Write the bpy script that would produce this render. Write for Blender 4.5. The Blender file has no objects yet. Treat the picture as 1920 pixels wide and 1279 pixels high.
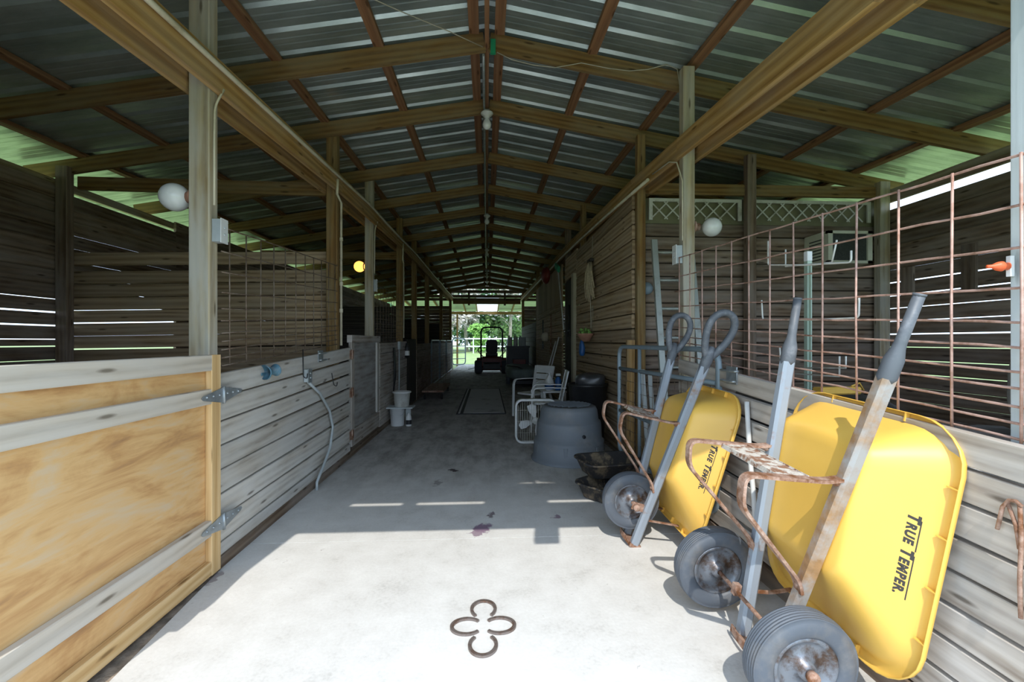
import bpy, bmesh, math, random
from mathutils import Vector, Matrix, Euler
R = math.radians
rnd = random.Random(7)
SC = bpy.context.scene
COL = SC.collection
V = Vector
# ------------------------------------------------------------------ camera
H = 1.36; F = 853.0
TH = math.atan(47 / 853)
cd = bpy.data.cameras.new('camera'); cam = bpy.data.objects.new('camera', cd); COL.objects.link(cam)
cd.sensor_width = 36; cd.lens = F / 1920 * 36; cd.clip_start = .02; cd.clip_end = 600
cam.location = (0, 0, H); cam.rotation_euler = (R(90), 0, -TH)
SC.camera = cam

def P(px, py, X=None, Y=None, Z=None):
    """point in the barn that shows at a pixel of the 1920x1279 frame, on a known plane"""
    u = (px - 960) / F; v = (639.5 - py) / F
    d = V((math.sin(TH) + math.cos(TH) * u, math.cos(TH) - math.sin(TH) * u, v))
    if X is not None: t = X / d.x
    elif Y is not None: t = Y / d.y
    else: t = (Z - H) / d.z
    return V((0, 0, H)) + d * t

# ------------------------------------------------------------------ materials
def newmat(name):
    m = bpy.data.materials.new(name); m.use_nodes = True
    nt = m.node_tree; b = nt.nodes['Principled BSDF']
    return m, nt, b
def N(nt, typ, **kw):
    n = nt.nodes.new(typ)
    for k, v in kw.items():
        if k.startswith('i_'): n.inputs[int(k[2:])].default_value = v
        else: setattr(n, k, v)
    return n
def math_(nt, op, a, b=None, clamp=False):
    n = nt.nodes.new('ShaderNodeMath'); n.operation = op; n.use_clamp = clamp
    for i, x in enumerate((a, b)):
        if x is None: continue
        if isinstance(x, (int, float)): n.inputs[i].default_value = x
        else: nt.links.new(x, n.inputs[i])
    return n.outputs[0]
def vmath(nt, op, a, b):
    n = nt.nodes.new('ShaderNodeVectorMath'); n.operation = op
    for i, x in enumerate((a, b)):
        if isinstance(x, tuple): n.inputs[i].default_value = x
        else: nt.links.new(x, n.inputs[i])
    return n.outputs[0]
def mix(nt, f, a, b, mode='MIX'):
    n = nt.nodes.new('ShaderNodeMix'); n.data_type = 'RGBA'; n.blend_type = mode
    for s, x in ((n.inputs['Factor'], f), (n.inputs[6], a), (n.inputs[7], b)):
        if isinstance(x, (int, float)): s.default_value = x
        elif isinstance(x, tuple): s.default_value = x if len(x) == 4 else (*x, 1)
        else: nt.links.new(x, s)
    return n.outputs[2]
def ramp(nt, f, stops):
    n = nt.nodes.new('ShaderNodeValToRGB'); e = n.color_ramp.elements
    while len(e) > 1: e.remove(e[-1])
    for i, (p, c) in enumerate(stops):
        el = e[0] if i == 0 else e.new(p)
        el.position = p; el.color = (*c, 1) if len(c) == 3 else c
    nt.links.new(f, n.inputs[0]); return n.outputs[0]
def noise(nt, vec, scale, detail=3, rough=.55, dist=0.0):
    n = nt.nodes.new('ShaderNodeTexNoise'); n.inputs['Scale'].default_value = scale
    n.inputs['Detail'].default_value = detail; n.inputs['Roughness'].default_value = rough
    n.inputs['Distortion'].default_value = dist
    if vec is not None: nt.links.new(vec, n.inputs['Vector'])
    return n.outputs['Fac']
def bump(nt, b, h, strength=.3, dist=.01):
    n = nt.nodes.new('ShaderNodeBump'); n.inputs['Strength'].default_value = strength; n.inputs['Distance'].default_value = dist
    nt.links.new(h, n.inputs['Height']); nt.links.new(n.outputs[0], b.inputs['Normal'])

def wood(name, dark, mid, light, grey=None, greyf=.5, rough=.82, var=.35, knots=True):
    m, nt, b = newmat(name)
    uv = N(nt, 'ShaderNodeUVMap').outputs[0]
    isl = N(nt, 'ShaderNodeNewGeometry').outputs['Random Per Island']
    off = nt.nodes.new('ShaderNodeCombineXYZ')
    nt.links.new(math_(nt, 'MULTIPLY', isl, 91.7), off.inputs[0]); nt.links.new(math_(nt, 'MULTIPLY', isl, 37.3), off.inputs[1])
    uvo = vmath(nt, 'ADD', uv, off.outputs[0])
    st = vmath(nt, 'MULTIPLY', uvo, (.5, 5.0, 1))
    w = N(nt, 'ShaderNodeTexWave', bands_direction='Y')
    w.inputs['Scale'].default_value = 1.1; w.inputs['Distortion'].default_value = 11; w.inputs['Detail'].default_value = 2
    w.inputs['Detail Scale'].default_value = .55
    nt.links.new(st, w.inputs[0])
    fine = noise(nt, vmath(nt, 'MULTIPLY', uvo, (1.8, 60, 1)), 1.0, 4)
    broad = noise(nt, vmath(nt, 'MULTIPLY', uvo, (1.6, 7, 1)), 1.0, 4, .6)
    f = math_(nt, 'ADD', math_(nt, 'MULTIPLY', broad, .36), math_(nt, 'ADD', math_(nt, 'MULTIPLY', w.outputs['Fac'], .22), math_(nt, 'MULTIPLY', fine, .42)))
    c = ramp(nt, f, [(.24, dark), (.48, mid), (.72, light)])
    if grey:
        g = ramp(nt, broad, [(.5 - greyf * .35, (0, 0, 0)), (.95 - greyf * .6, (1, 1, 1))])
        gm = mix(nt, 1.0, c, (*grey, 1), 'MULTIPLY')
        gc = mix(nt, .75, gm, tuple(x * .62 for x in grey))
        c = mix(nt, g, c, gc)
    if knots:
        vo = N(nt, 'ShaderNodeTexVoronoi', voronoi_dimensions='2D')
        vo.inputs['Scale'].default_value = 1.0
        nt.links.new(vmath(nt, 'MULTIPLY', uvo, (2.2, 11.0, 1)), vo.inputs['Vector'])
        sk = N(nt, 'ShaderNodeSeparateColor'); nt.links.new(vo.outputs['Color'], sk.inputs[0]); kr = math_(nt, 'GREATER_THAN', sk.outputs[0], .72)
        kf = ramp(nt, vo.outputs['Distance'], [(.05, (1, 1, 1)), (.13, (0, 0, 0))])
        c = mix(nt, math_(nt, 'MULTIPLY', math_(nt, 'MULTIPLY', kf, kr), .8), c, tuple(x * .45 for x in dark))
    val = math_(nt, 'ADD', math_(nt, 'MULTIPLY', isl, var), 1 - var / 2)
    hs = N(nt, 'ShaderNodeHueSaturation'); nt.links.new(val, hs.inputs['Value']); nt.links.new(c, hs.inputs['Color'])
    nt.links.new(hs.outputs[0], b.inputs['Base Color'])
    b.inputs['Roughness'].default_value = rough; b.inputs['Specular IOR Level'].default_value = .25
    bump(nt, b, f, .35, .004)
    return m

def plain(name, col, rough=.5, metal=0.0, var=.12, scale=9, spec=.5, bumps=0.0, coat=0.0):
    m, nt, b = newmat(name)
    tc = N(nt, 'ShaderNodeTexCoord').outputs['Object']
    n = noise(nt, tc, scale, 4)
    a = tuple(max(0, x * (1 - var)) for x in col); c = tuple(min(1, x * (1 + var)) for x in col)
    nt.links.new(ramp(nt, n, [(.3, a), (.7, c)]), b.inputs['Base Color'])
    b.inputs['Roughness'].default_value = rough; b.inputs['Metallic'].default_value = metal
    b.inputs['Specular IOR Level'].default_value = spec; b.inputs['Coat Weight'].default_value = coat
    if bumps: bump(nt, b, noise(nt, tc, scale * 4, 4), bumps, .01)
    return m

def worn(name, base, wear, lo=.45, hi=.62, scale=7, rough=.55, metal=.2, bumps=.15, wear2=None):
    m, nt, b = newmat(name)
    tc = N(nt, 'ShaderNodeTexCoord').outputs['Object']
    n = noise(nt, tc, scale, 7, .65); n2 = noise(nt, tc, scale * 5, 4)
    c = base
    if wear2: c = ramp(nt, n2, [(.35, base), (.65, wear2)])
    f = ramp(nt, n, [(lo, (0, 0, 0)), (hi, (1, 1, 1))])
    wv = ramp(nt, n2, [(.3, tuple(x * .6 for x in wear)), (.7, wear)])
    nt.links.new(mix(nt, f, c, wv), b.inputs['Base Color'])
    b.inputs['Roughness'].default_value = rough; b.inputs['Metallic'].default_value = metal
    if bumps: bump(nt, b, n2, bumps, .004)
    return m

M = {}
M['beam'] = wood('sawn_pine_tan', (.22, .115, .035), (.40, .23, .075), (.58, .37, .15), grey=(.62, .5, .33), greyf=.25)
M['rafter'] = wood('rafter_pine', (.12, .062, .022), (.24, .135, .045), (.34, .21, .075), grey=(.5, .42, .25), greyf=.3)
M['purlin'] = wood('purlin_pine', (.14, .062, .028), (.27, .13, .062), (.38, .2, .1), grey=(.4, .25, .15), greyf=.25)
M['post'] = wood('post_weathered', (.22, .16, .085), (.40, .31, .17), (.56, .46, .29), grey=(.8, .78, .7), greyf=.55)
M['greypost'] = wood('post_silver', (.33, .36, .36), (.5, .55, .56), (.63, .68, .69), grey=(.9, .95, .95), greyf=.7, var=.1)
M['fence'] = wood('boards_silver_grey', (.26, .22, .17), (.47, .42, .35), (.62, .58, .5), grey=(.98, .97, .93), greyf=.6)
M['fence_r'] = wood('boards_grey_worn', (.2, .15, .11), (.4, .34, .28), (.56, .5, .43), grey=(.95, .92, .88), greyf=.45)
M['stall'] = wood('boards_brown', (.09, .057, .036), (.19, .13, .085), (.29, .215, .15), grey=(.55, .48, .42), greyf=.35, var=.55)
M['barn'] = wood('boards_barn_brown', (.17, .105, .055), (.38, .265, .155), (.54, .41, .26), grey=(.6, .5, .38), greyf=.3, var=.45)
M['darkwood'] = wood('boards_dark', (.02, .017, .014), (.042, .036, .03), (.07, .06, .05), knots=False)
M['gate_stile'] = wood('gate_pine_new', (.45, .25, .09), (.64, .42, .19), (.76, .55, .3), var=.1)
M['gate_rail'] = wood('gate_rail_weathered', (.3, .24, .17), (.52, .44, .34), (.68, .6, .49), grey=(.93, .87, .78), greyf=.62, var=.1)
M['greyply'] = wood('grey_door_ply', (.16, .135, .11), (.25, .22, .185), (.33, .3, .26), grey=(.8, .8, .8), greyf=.5, knots=False, var=.08)

def plywood():
    m, nt, b = newmat('plywood_tan')
    tc = N(nt, 'ShaderNodeTexCoord').outputs['Object']
    a = noise(nt, vmath(nt, 'MULTIPLY', tc, (3, 1.2, 4.5)), 1.3, 6, .6, 1.2)
    fine = noise(nt, vmath(nt, 'MULTIPLY', tc, (60, 4, 60)), 1.0, 3)
    f = math_(nt, 'ADD', math_(nt, 'MULTIPLY', a, .8), math_(nt, 'MULTIPLY', fine, .2))
    c = ramp(nt, f, [(.3, (.36, .19, .085)), (.42, (.56, .31, .12)), (.52, (.68, .42, .18)), (.62, (.64, .46, .27)), (.75, (.6, .46, .33))])
    nt.links.new(c, b.inputs['Base Color']); b.inputs['Roughness'].default_value = .7
    bump(nt, b, fine, .1, .003); return m
M['ply'] = plywood()

def concrete():
    m, nt, b = newmat('concrete')
    tc = N(nt, 'ShaderNodeTexCoord').outputs['Object']
    big = noise(nt, tc, .9, 6, .6); mid = noise(nt, tc, 5, 6, .65); fine = noise(nt, tc, 60, 3)
    f = math_(nt, 'ADD', math_(nt, 'MULTIPLY', big, .4), math_(nt, 'ADD', math_(nt, 'MULTIPLY', mid, .4), math_(nt, 'MULTIPLY', fine, .2)))
    c = ramp(nt, f, [(.3, (.4, .385, .36)), (.45, (.6, .585, .56)), (.62, (.7, .69, .67))])
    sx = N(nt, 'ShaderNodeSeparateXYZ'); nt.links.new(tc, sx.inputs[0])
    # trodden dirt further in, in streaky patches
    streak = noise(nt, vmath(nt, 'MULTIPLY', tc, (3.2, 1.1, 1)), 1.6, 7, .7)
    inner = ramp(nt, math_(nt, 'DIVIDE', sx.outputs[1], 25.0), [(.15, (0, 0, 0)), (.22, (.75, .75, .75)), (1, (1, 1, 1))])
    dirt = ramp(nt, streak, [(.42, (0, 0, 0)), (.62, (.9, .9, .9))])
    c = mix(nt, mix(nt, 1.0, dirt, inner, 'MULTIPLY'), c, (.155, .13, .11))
    c = mix(nt, mix(nt, .55, (0, 0, 0), inner), c, (.3, .29, .28))  # whole inner floor mixed towards an even darker grey
    wob = N(nt, 'ShaderNodeTexNoise'); wob.inputs['Scale'].default_value = 16; wob.inputs['Detail'].default_value = 4
    nt.links.new(tc, wob.inputs['Vector'])
    tw = vmath(nt, 'ADD', tc, vmath(nt, 'MULTIPLY', vmath(nt, 'SUBTRACT', wob.outputs['Color'], (.5, .5, .5)), (.16, .16, 0)))
    for (px, py, rx, ry, col, k) in ((905, 990, .075, .085, (.2, .12, .19), .9), (850, 882, .05, .05, (.05, .035, .04), .95),
                                    (893, 1000, .04, .05, (.22, .14, .2), .8), (920, 966, .03, .08, (.12, .08, .1), .8), (1045, 968, .035, .03, (.2, .12, .18), .8),
                                    (820, 905, .04, .12, (.2, .17, .17), .6), (400, 1085, .03, .1, (.25, .2, .2), .7)):
        q = P(px, py, Z=0)
        d = vmath(nt, 'MULTIPLY', vmath(nt, 'SUBTRACT', tw, (q.x, q.y, 0)), (1 / rx, 1 / ry, 0))
        ln = nt.nodes.new('ShaderNodeVectorMath'); ln.operation = 'LENGTH'; nt.links.new(d, ln.inputs[0])
        s = ramp(nt, ln.outputs['Value'], [(.7, (k, k, k)), (1.15, (0, 0, 0))])
        c = mix(nt, s, c, col)
    sp = N(nt, 'ShaderNodeTexVoronoi'); sp.inputs['Scale'].default_value = 11; nt.links.new(tw, sp.inputs['Vector'])
    spm = math_(nt, 'MULTIPLY', ramp(nt, sp.outputs['Distance'], [(.05, (1, 1, 1)), (.09, (0, 0, 0))]), ramp(nt, mid, [(.52, (0, 0, 0)), (.6, (.5, .5, .5))]))
    c = mix(nt, spm, c, (.25, .22, .2))
    nt.links.new(c, b.inputs['Base Color']); b.inputs['Roughness'].default_value = .85; b.inputs['Specular IOR Level'].default_value = .2
    bump(nt, b, math_(nt, 'ADD', mid, math_(nt, 'MULTIPLY', fine, .4)), .18, .01)
    return m
M['concrete'] = concrete()

def roofmetal():
    m, nt, b = newmat('galvanised_roof')
    tc = N(nt, 'ShaderNodeTexCoord').outputs['Object']
    n = noise(nt, vmath(nt, 'MULTIPLY', tc, (.8, 2.2, 1)), 1.5, 7, .65); s = noise(nt, vmath(nt, 'MULTIPLY', tc, (1, 9, 1)), 1.2, 5, .6)
    c = ramp(nt, n, [(.3, (.25, .3, .285)), (.5, (.4, .46, .44)), (.7, (.56, .63, .61))])
    wh = ramp(nt, noise(nt, vmath(nt, 'MULTIPLY', tc, (2, 4, 1)), 2.2, 8, .75), [(.63, (0, 0, 0)), (.72, (.7, .7, .7))])
    c = mix(nt, wh, c, (.55, .58, .57))
    nt.links.new(c, b.inputs['Base Color']); b.inputs['Metallic'].default_value = .65
    nt.links.new(ramp(nt, s, [(.3, (.3, .3, .3)), (.7, (.5, .5, .5))]), b.inputs['Roughness'])
    bump(nt, b, s, .12, .01)
    return m
M['roof'] = roofmetal()
M['dirt'] = plain('dirt', (.27, .215, .165), .95, var=.5, scale=14, bumps=.8)
M['lawn'] = plain('lawn_green', (.2, .27, .09), .9, var=.35, scale=1.5, bumps=.3)
M['rust'] = worn('rusty_steel', (.42, .26, .19), (.25, .1, .04), .4, .62, 18, .75, .3, .3, wear2=(.5, .36, .29))
M['rustwire'] = worn('rusty_wire', (.6, .4, .34), (.34, .17, .1), .45, .7, 12, .65, .4, .1)
M['wire'] = worn('brown_wire', (.3, .24, .19), (.2, .12, .07), .4, .65, 12, .6, .5, .1)
M['railpaint'] = worn('grey_painted_steel', (.3, .34, .39), (.36, .2, .1), .56, .68, 5, .42, .15, .1)
M['railrust'] = worn('grey_rusted_steel', (.37, .36, .35), (.42, .24, .11), .42, .6, 5, .5, .15, .15)
M['yellow'] = plain('yellow_poly', (.82, .495, .095), .42, var=.05, scale=2.5, spec=.5, bumps=.02)
M['logo'] = plain('logo_black', (.03, .026, .022), .5, var=.05)
M['rubber'] = worn('tyre_rubber', (.085, .098, .118), (.2, .19, .18), .5, .75, 5, .55, 0, .15)
M['hubmetal'] = worn('wheel_hub', (.2, .22, .25), (.11, .07, .05), .45, .62, 16, .4, .5, .2)
M['grip'] = worn('grip_grey', (.1, .11, .125), (.25, .26, .28), .5, .7, 12, .5, 0, .1)
M['galv'] = plain('galvanised', (.42, .46, .48), .45, .7, var=.2, scale=20)
M['gatetube'] = worn('blue_grey_tube', (.25, .32, .37), (.3, .26, .22), .6, .75, 6, .45, .2, .05)
M['alu'] = worn('ladder_aluminium', (.42, .45, .42), (.3, .28, .23), .5, .72, 5, .5, .5, .05)
M['tub'] = worn('grey_poly_tub', (.16, .18, .205), (.25, .25, .25), .5, .72, 3.5, .6, 0, .12)
M['pan'] = worn('muddy_rubber', (.035, .033, .034), (.26, .2, .13), .5, .62, 9, .75, 0, .4)
M['white'] = plain('white_resin', (.72, .73, .72), .45, var=.07, scale=5)
M['whiteold'] = worn('old_white', (.62, .62, .58), (.42, .37, .3), .5, .75, 6, .6, 0, .05)
M['pvc'] = worn('pvc_cream', (.62, .57, .43), (.42, .36, .22), .5, .75, 4, .5, 0, .03)
M['black'] = plain('black_plastic', (.018, .018, .02), .45, var=.3, scale=6)
M['tarp'] = plain('black_tarp', (.035, .036, .04), .32, var=.4, scale=4, bumps=.25)
M['greytarp'] = plain('grey_green_tarp', (.2, .25, .24), .7, var=.2, scale=4, bumps=.2)
M['red'] = plain('red_paint', (.17, .018, .012), .45, var=.15)
M['blue'] = plain('blue_plastic', (.02, .1, .3), .4, var=.2)
M['slateblue'] = worn('slate_blue_plastic', (.09, .2, .27), (.28, .33, .35), .5, .7, 14, .6, 0, .1)
M['green'] = plain('green_plastic', (.02, .3, .14), .5, var=.1)
M['orange'] = plain('orange_plastic', (.75, .13, .04), .45, var=.1)
M['boxgrey'] = plain('switch_box_grey', (.42, .46, .47), .5, .1, var=.1)
M['cream'] = plain('cream_paint', (.42, .38, .26), .6, var=.12, scale=3)
M['stake'] = worn('green_steel_stake', (.36, .45, .37), (.2, .25, .3), .55, .72, 5, .5, .2, .05)
M['olive'] = plain('olive_board', (.2, .19, .11), .7, var=.25, scale=3)
M['acfront'] = plain('cream_plastic', (.62, .62, .5), .5, var=.12, scale=6)
M['acdark'] = plain('dark_grille', (.04, .045, .04), .6, var=.3, scale=60)
M['twine'] = plain('pale_twine', (.5, .46, .36), .9, var=.2)
M['straw'] = plain('straw_mop', (.52, .43, .28), .95, var=.25, scale=30)
M['steelshoe'] = worn('steel_shoe', (.24, .2, .18), (.2, .11, .07), .5, .7, 25, .55, .6, .2)
M['mat'] = plain('rubber_black', (.03, .03, .033), .8, var=.3)
M['matgrey'] = worn('mat_worn_grey_glare', (.6, .6, .6), (.16, .16, .16), .55, .72, 2.0, .85, 0, .1)  # worn grey, lightened to stand in for grazing light from the exit
M['trunk'] = plain('bark', (.3, .27, .23), .95, var=.35, scale=4, bumps=.4)
M['leaf'] = plain('leaf_green', (.13, .23, .07), .7, var=.4, scale=1.2)
M['leaf2'] = plain('leaf_bright', (.17, .34, .07), .7, var=.3, scale=1.2)
M['leaf3'] = plain('leaf_dark', (.07, .17, .06), .7, var=.4, scale=1.2)
M['moss'] = plain('grey_moss', (.4, .38, .33), .9, var=.3, scale=1.2)
M['dusty'] = worn('dusty_cloth', (.36, .34, .3), (.2, .18, .16), .45, .7, 4, .9, 0, .3)
M['pink'] = plain('terracotta', (.4, .2, .13), .8, var=.2)
M['fibre'] = None
def glow(name, col, strength, emis):
    m, nt, b = newmat(name); b.inputs['Base Color'].default_value = (*col, 1); b.inputs['Roughness'].default_value = .2
    b.inputs['Emission Color'].default_value = (*emis, 1); b.inputs['Emission Strength'].default_value = strength
    return m
M['globe'] = plain('white_glass', (.74, .75, .73), .12, var=.08, scale=12, coat=.3)
M['amber'] = glow('lit_amber_globe', (.8, .5, .15), 1.2, (1.0, .50, .10))
def transl(name, col):
    m, nt, b = newmat(name); out = nt.nodes['Material Output']
    t = N(nt, 'ShaderNodeBsdfTranslucent'); t.inputs[0].default_value = (*col, 1)
    d = N(nt, 'ShaderNodeBsdfDiffuse'); d.inputs[0].default_value = (*col, 1)
    mx = N(nt, 'ShaderNodeMixShader'); mx.inputs[0].default_value = .35
    nt.links.new(t.outputs[0], mx.inputs[1]); nt.links.new(d.outputs[0], mx.inputs[2]); nt.links.new(mx.outputs[0], out.inputs[0])
    return m
M['fibre'] = transl('white_fibreglass', (.85, .87, .82))

# ------------------------------------------------------------------ mesh builder
class MB:
    def __init__(s): s.bm = bmesh.new(); s.uv = s.bm.loops.layers.uv.new('UVMap')
    def face(s, vs, uvs=None, smooth=False):
        try: f = s.bm.faces.new(vs)
        except ValueError: return None
        f.smooth = smooth
        if uvs:
            for l, q in zip(f.loops, uvs): l[s.uv].uv = q
        return f
    def beam(s, p0, p1, w, h, up=(0, 0, 1), ch=.0):
        """box along p0-p1; w across (perpendicular to up), h along up; centred"""
        p0 = V(p0); p1 = V(p1); d = p1 - p0; L = d.length; d.normalize(); up = V(up)
        a = d.cross(up)
        if a.length < 1e-5: a = d.cross(V((1, 0, 0)))
        a.normalize(); b = a.cross(d).normalized()
        if ch:
            q = [(-w/2+ch, -h/2), (w/2-ch, -h/2), (w/2, -h/2+ch), (w/2, h/2-ch), (w/2-ch, h/2), (-w/2+ch, h/2), (-w/2, h/2-ch), (-w/2, -h/2+ch)]
        else: q = [(-w/2, -h/2), (w/2, -h/2), (w/2, h/2), (-w/2, h/2)]
        n = len(q)
        A = [s.bm.verts.new(p0 + a*x + b*y) for x, y in q]; B = [s.bm.verts.new(p1 + a*x + b*y) for x, y in q]
        per = 0
        for i in range(n):
            j = (i+1) % n; e = math.hypot(q[j][0]-q[i][0], q[j][1]-q[i][1])
            s.face([A[i], A[j], B[j], B[i]], [(0, per), (0, per+e), (L, per+e), (L, per)]); per += e
        s.face(A[::-1], [(x*.3, y) for x, y in q][::-1]); s.face(B, [(x*.3+3, y) for x, y in q])
        return s
    def box(s, lo, hi, ch=0):
        lo = V(lo); hi = V(hi); d = hi - lo; c = (lo+hi)/2
        ax = max(range(3), key=lambda i: d[i])
        e = V((0, 0, 0)); e[ax] = d[ax]/2
        if ax == 2: return s.beam(c-e, c+e, d[0], d[1], up=(0, 1, 0), ch=ch)
        return s.beam(c-e, c+e, d[1] if ax == 0 else d[0], d[2], ch=ch)
    def sweep(s, pts, prof, closed=False, ref=None, scales=None, smooth=True, caps=True):
        pts = [V(p) for p in pts]; n = len(pts); rings = []; L = 0
        T = []
        for i in range(n):
            if closed: t = pts[(i+1) % n] - pts[i-1]
            else: t = pts[min(i+1, n-1)] - pts[max(i-1, 0)]
            T.append(t.normalized())
        r = V(ref) if ref else (V((0, 0, 1)) if abs(T[0].z) < .9 else V((1, 0, 0)))
        for i in range(n):
            if ref: b = V(ref) - T[i]*V(ref).dot(T[i])
            else: b = r - T[i]*r.dot(T[i])
            if b.length < 1e-6: b = T[i].orthogonal()
            b.normalize(); r = b; a = T[i].cross(b)
            k = scales[i] if scales else 1
            if i: L += (pts[i]-pts[i-1]).length
            rings.append(([s.bm.verts.new(pts[i] + a*x*k + b*y*k) for x, y in prof], L))
        m = len(prof)
        for i in range(n if closed else n-1):
            A, la = rings[i]; B, lb = rings[(i+1) % n]
            for j in range(m):
                k = (j+1) % m
                s.face([A[j], A[k], B[k], B[j]], [(la, j*.02), (la, j*.02+.02), (lb, j*.02+.02), (lb, j*.02)], smooth)
        if caps and not closed:
            s.face(rings[0][0][::-1]); s.face(rings[-1][0])
        return s
    def tube(s, pts, r, seg=10, closed=False, scales=None):
        return s.sweep(pts, [(r*math.cos(2*math.pi*i/seg), r*math.sin(2*math.pi*i/seg)) for i in range(seg)], closed, None, scales)
    def strap(s, pts, w, t, ref):
        """flat bar: width w along ref, thickness t"""
        return s.sweep(pts, [(-t/2, -w/2), (t/2, -w/2), (t/2, w/2), (-t/2, w/2)], False, ref, None, False)
    def lathe(s, prof, c=(0, 0, 0), axis=(0, 0, 1), seg=32, smooth=True, sx=1, sy=1):
        c = V(c); ax = V(axis).normalized(); a = ax.orthogonal().normalized(); b = ax.cross(a); R_ = []
        for r, h in prof:
            R_.append([s.bm.verts.new(c + ax*h + a*r*sx*math.cos(2*math.pi*i/seg) + b*r*sy*math.sin(2*math.pi*i/seg)) for i in range(seg)] if r > 1e-6 else [s.bm.verts.new(c + ax*h)])
        for A, B in zip(R_, R_[1:]):
            for i in range(seg):
                j = (i+1) % seg
                if len(A) == 1 and len(B) == 1: continue
                if len(A) == 1: s.face([A[0], B[j], B[i]], None, smooth)
                elif len(B) == 1: s.face([A[i], A[j], B[0]], None, smooth)
                else: s.face([A[i], A[j], B[j], B[i]], None, smooth)
        return s
    def loft(s, rings, cap0=False, cap1=False, smooth=True):
        Q = [[s.bm.verts.new(V(p)) for p in r] for r in rings]; m = len(Q[0])
        for A, B in zip(Q, Q[1:]):
            for j in range(m):
                k = (j+1) % m; s.face([A[j], A[k], B[k], B[j]], None, smooth)
        if cap0: s.face(Q[0][::-1])
        if cap1: s.face(Q[-1])
        return s
    def prism(s, poly, off):
        off = V(off); A = [s.bm.verts.new(V(p)) for p in poly]; B = [s.bm.verts.new(V(p)+off) for p in poly]; n = len(A)
        s.face(A[::-1]); s.face(B)
        for i in range(n):
            j = (i+1) % n; s.face([A[i], A[j], B[j], B[i]])
        return s
    def ball(s, c, r, seg=20, sc=(1, 1, 1)):
        mt = Matrix.Translation(V(c)) @ Matrix.Diagonal((*[r*x for x in sc], 1))
        g = bmesh.ops.create_uvsphere(s.bm, u_segments=seg, v_segments=max(6, seg//2), radius=1, matrix=mt)
        for v in g['verts']:
            for f in v.link_faces: f.smooth = True
        return s
    def lumps(s, lo, hi, seg=(14, 14, 6), amp=.04, seed=1, power=4):
        """soft rounded sack: superellipsoid box with bumps"""
        from mathutils import noise as mn
        lo = V(lo); hi = V(hi); c = (lo+hi)/2; d = (hi-lo)/2
        g = bmesh.ops.create_icosphere(s.bm, subdivisions=4, radius=1)
        for v in g['verts']:
            p = v.co.copy(); k = (abs(p.x)**power + abs(p.y)**power + abs(p.z)**power)**(-1/power)
            p = p*k; q = V((p.x*d.x, p.y*d.y, p.z*d.z))
            nz = mn.noise(q*3.1 + V((seed*7.3, seed, 0)))*amp + mn.noise(q*8 + V((seed, 0, 3)))*amp*.5
            v.co = c + q + V((p.x, p.y, p.z)).normalized()*nz
            if v.co.z < lo.z: v.co.z = lo.z
            for f in v.link_faces: f.smooth = True
        return s
    def build(s, name, mat, parent=None, world=True, kind=None, label=None, cat=None, group=None, org=None):
        bmesh.ops.recalc_face_normals(s.bm, faces=s.bm.faces)
        me = bpy.data.meshes.new(name)
        o = bpy.data.objects.new(name, me); COL.objects.link(o)
        me.materials.append(M[mat] if isinstance(mat, str) else mat)
        if parent is not None:
            o.parent = parent
            if world:
                root = parent; off = V(parent.location)
                while root.parent is not None: root = root.parent; off += root.location
                bmesh.ops.translate(s.bm, verts=s.bm.verts, vec=-off)
        elif kind is None:
            xs = [v.co for v in s.bm.verts]
            c = V(org) if org else V(((min(p.x for p in xs)+max(p.x for p in xs))/2, (min(p.y for p in xs)+max(p.y for p in xs))/2, min(p.z for p in xs)))
            bmesh.ops.translate(s.bm, verts=s.bm.verts, vec=-c); o.location = c
        s.bm.to_mesh(me); s.bm.free()
        if kind: o['kind'] = kind
        if label: o['label'] = label
        if cat: o['category'] = cat
        if group: o['group'] = group
        return o

def thing(name, label, cat, loc=(0, 0, 0), group=None, rot=None):
    o = bpy.data.objects.new(name, None); COL.objects.link(o); o.location = loc; o.empty_display_size = .1
    if rot is not None: o.rotation_euler = rot
    o['label'] = label; o['category'] = cat
    if group: o['group'] = group
    return o
def copy_tree(o, parent=None):
    c = o.copy(); COL.objects.link(c)
    if parent is not None: c.parent = parent
    for ch in list(o.children): copy_tree(ch, c)
    return c
def struct(mb, name, mat): return mb.build(name, mat, kind='structure')
def rounded(pts, r=.05, n=5, closed=False):
    pts = [V(p) for p in pts]; out = []; m = len(pts)
    for i, p in enumerate(pts):
        if not closed and i in (0, m-1): out.append(p); continue
        a = pts[i-1]; b = pts[(i+1) % m]
        ra = min(r, (a-p).length*.48); rb = min(r, (b-p).length*.48)
        A = p + (a-p).normalized()*ra; B = p + (b-p).normalized()*rb
        for k in range(n+1):
            t = k/n; out.append(A*(1-t)**2 + p*2*t*(1-t) + B*t*t)
    return out
def rrect(cx, cy, hx, hy, r, n=6):
    o = []
    for sx, sy, a0 in ((1, 1, 0), (-1, 1, 90), (-1, -1, 180), (1, -1, 270)):
        for k in range(n+1):
            a = R(a0 + 90*k/n); o.append((cx + sx*(hx-r) + r*math.cos(a), cy + sy*(hy-r) + r*math.sin(a)))
    return o
def lerp(tab, x):
    if x <= tab[0][0]: return tab[0][1]
    for (a, b), (c, d) in zip(tab, tab[1:]):
        if x <= c: return b + (d-b)*(x-a)/(c-a)
    return tab[-1][1]

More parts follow.
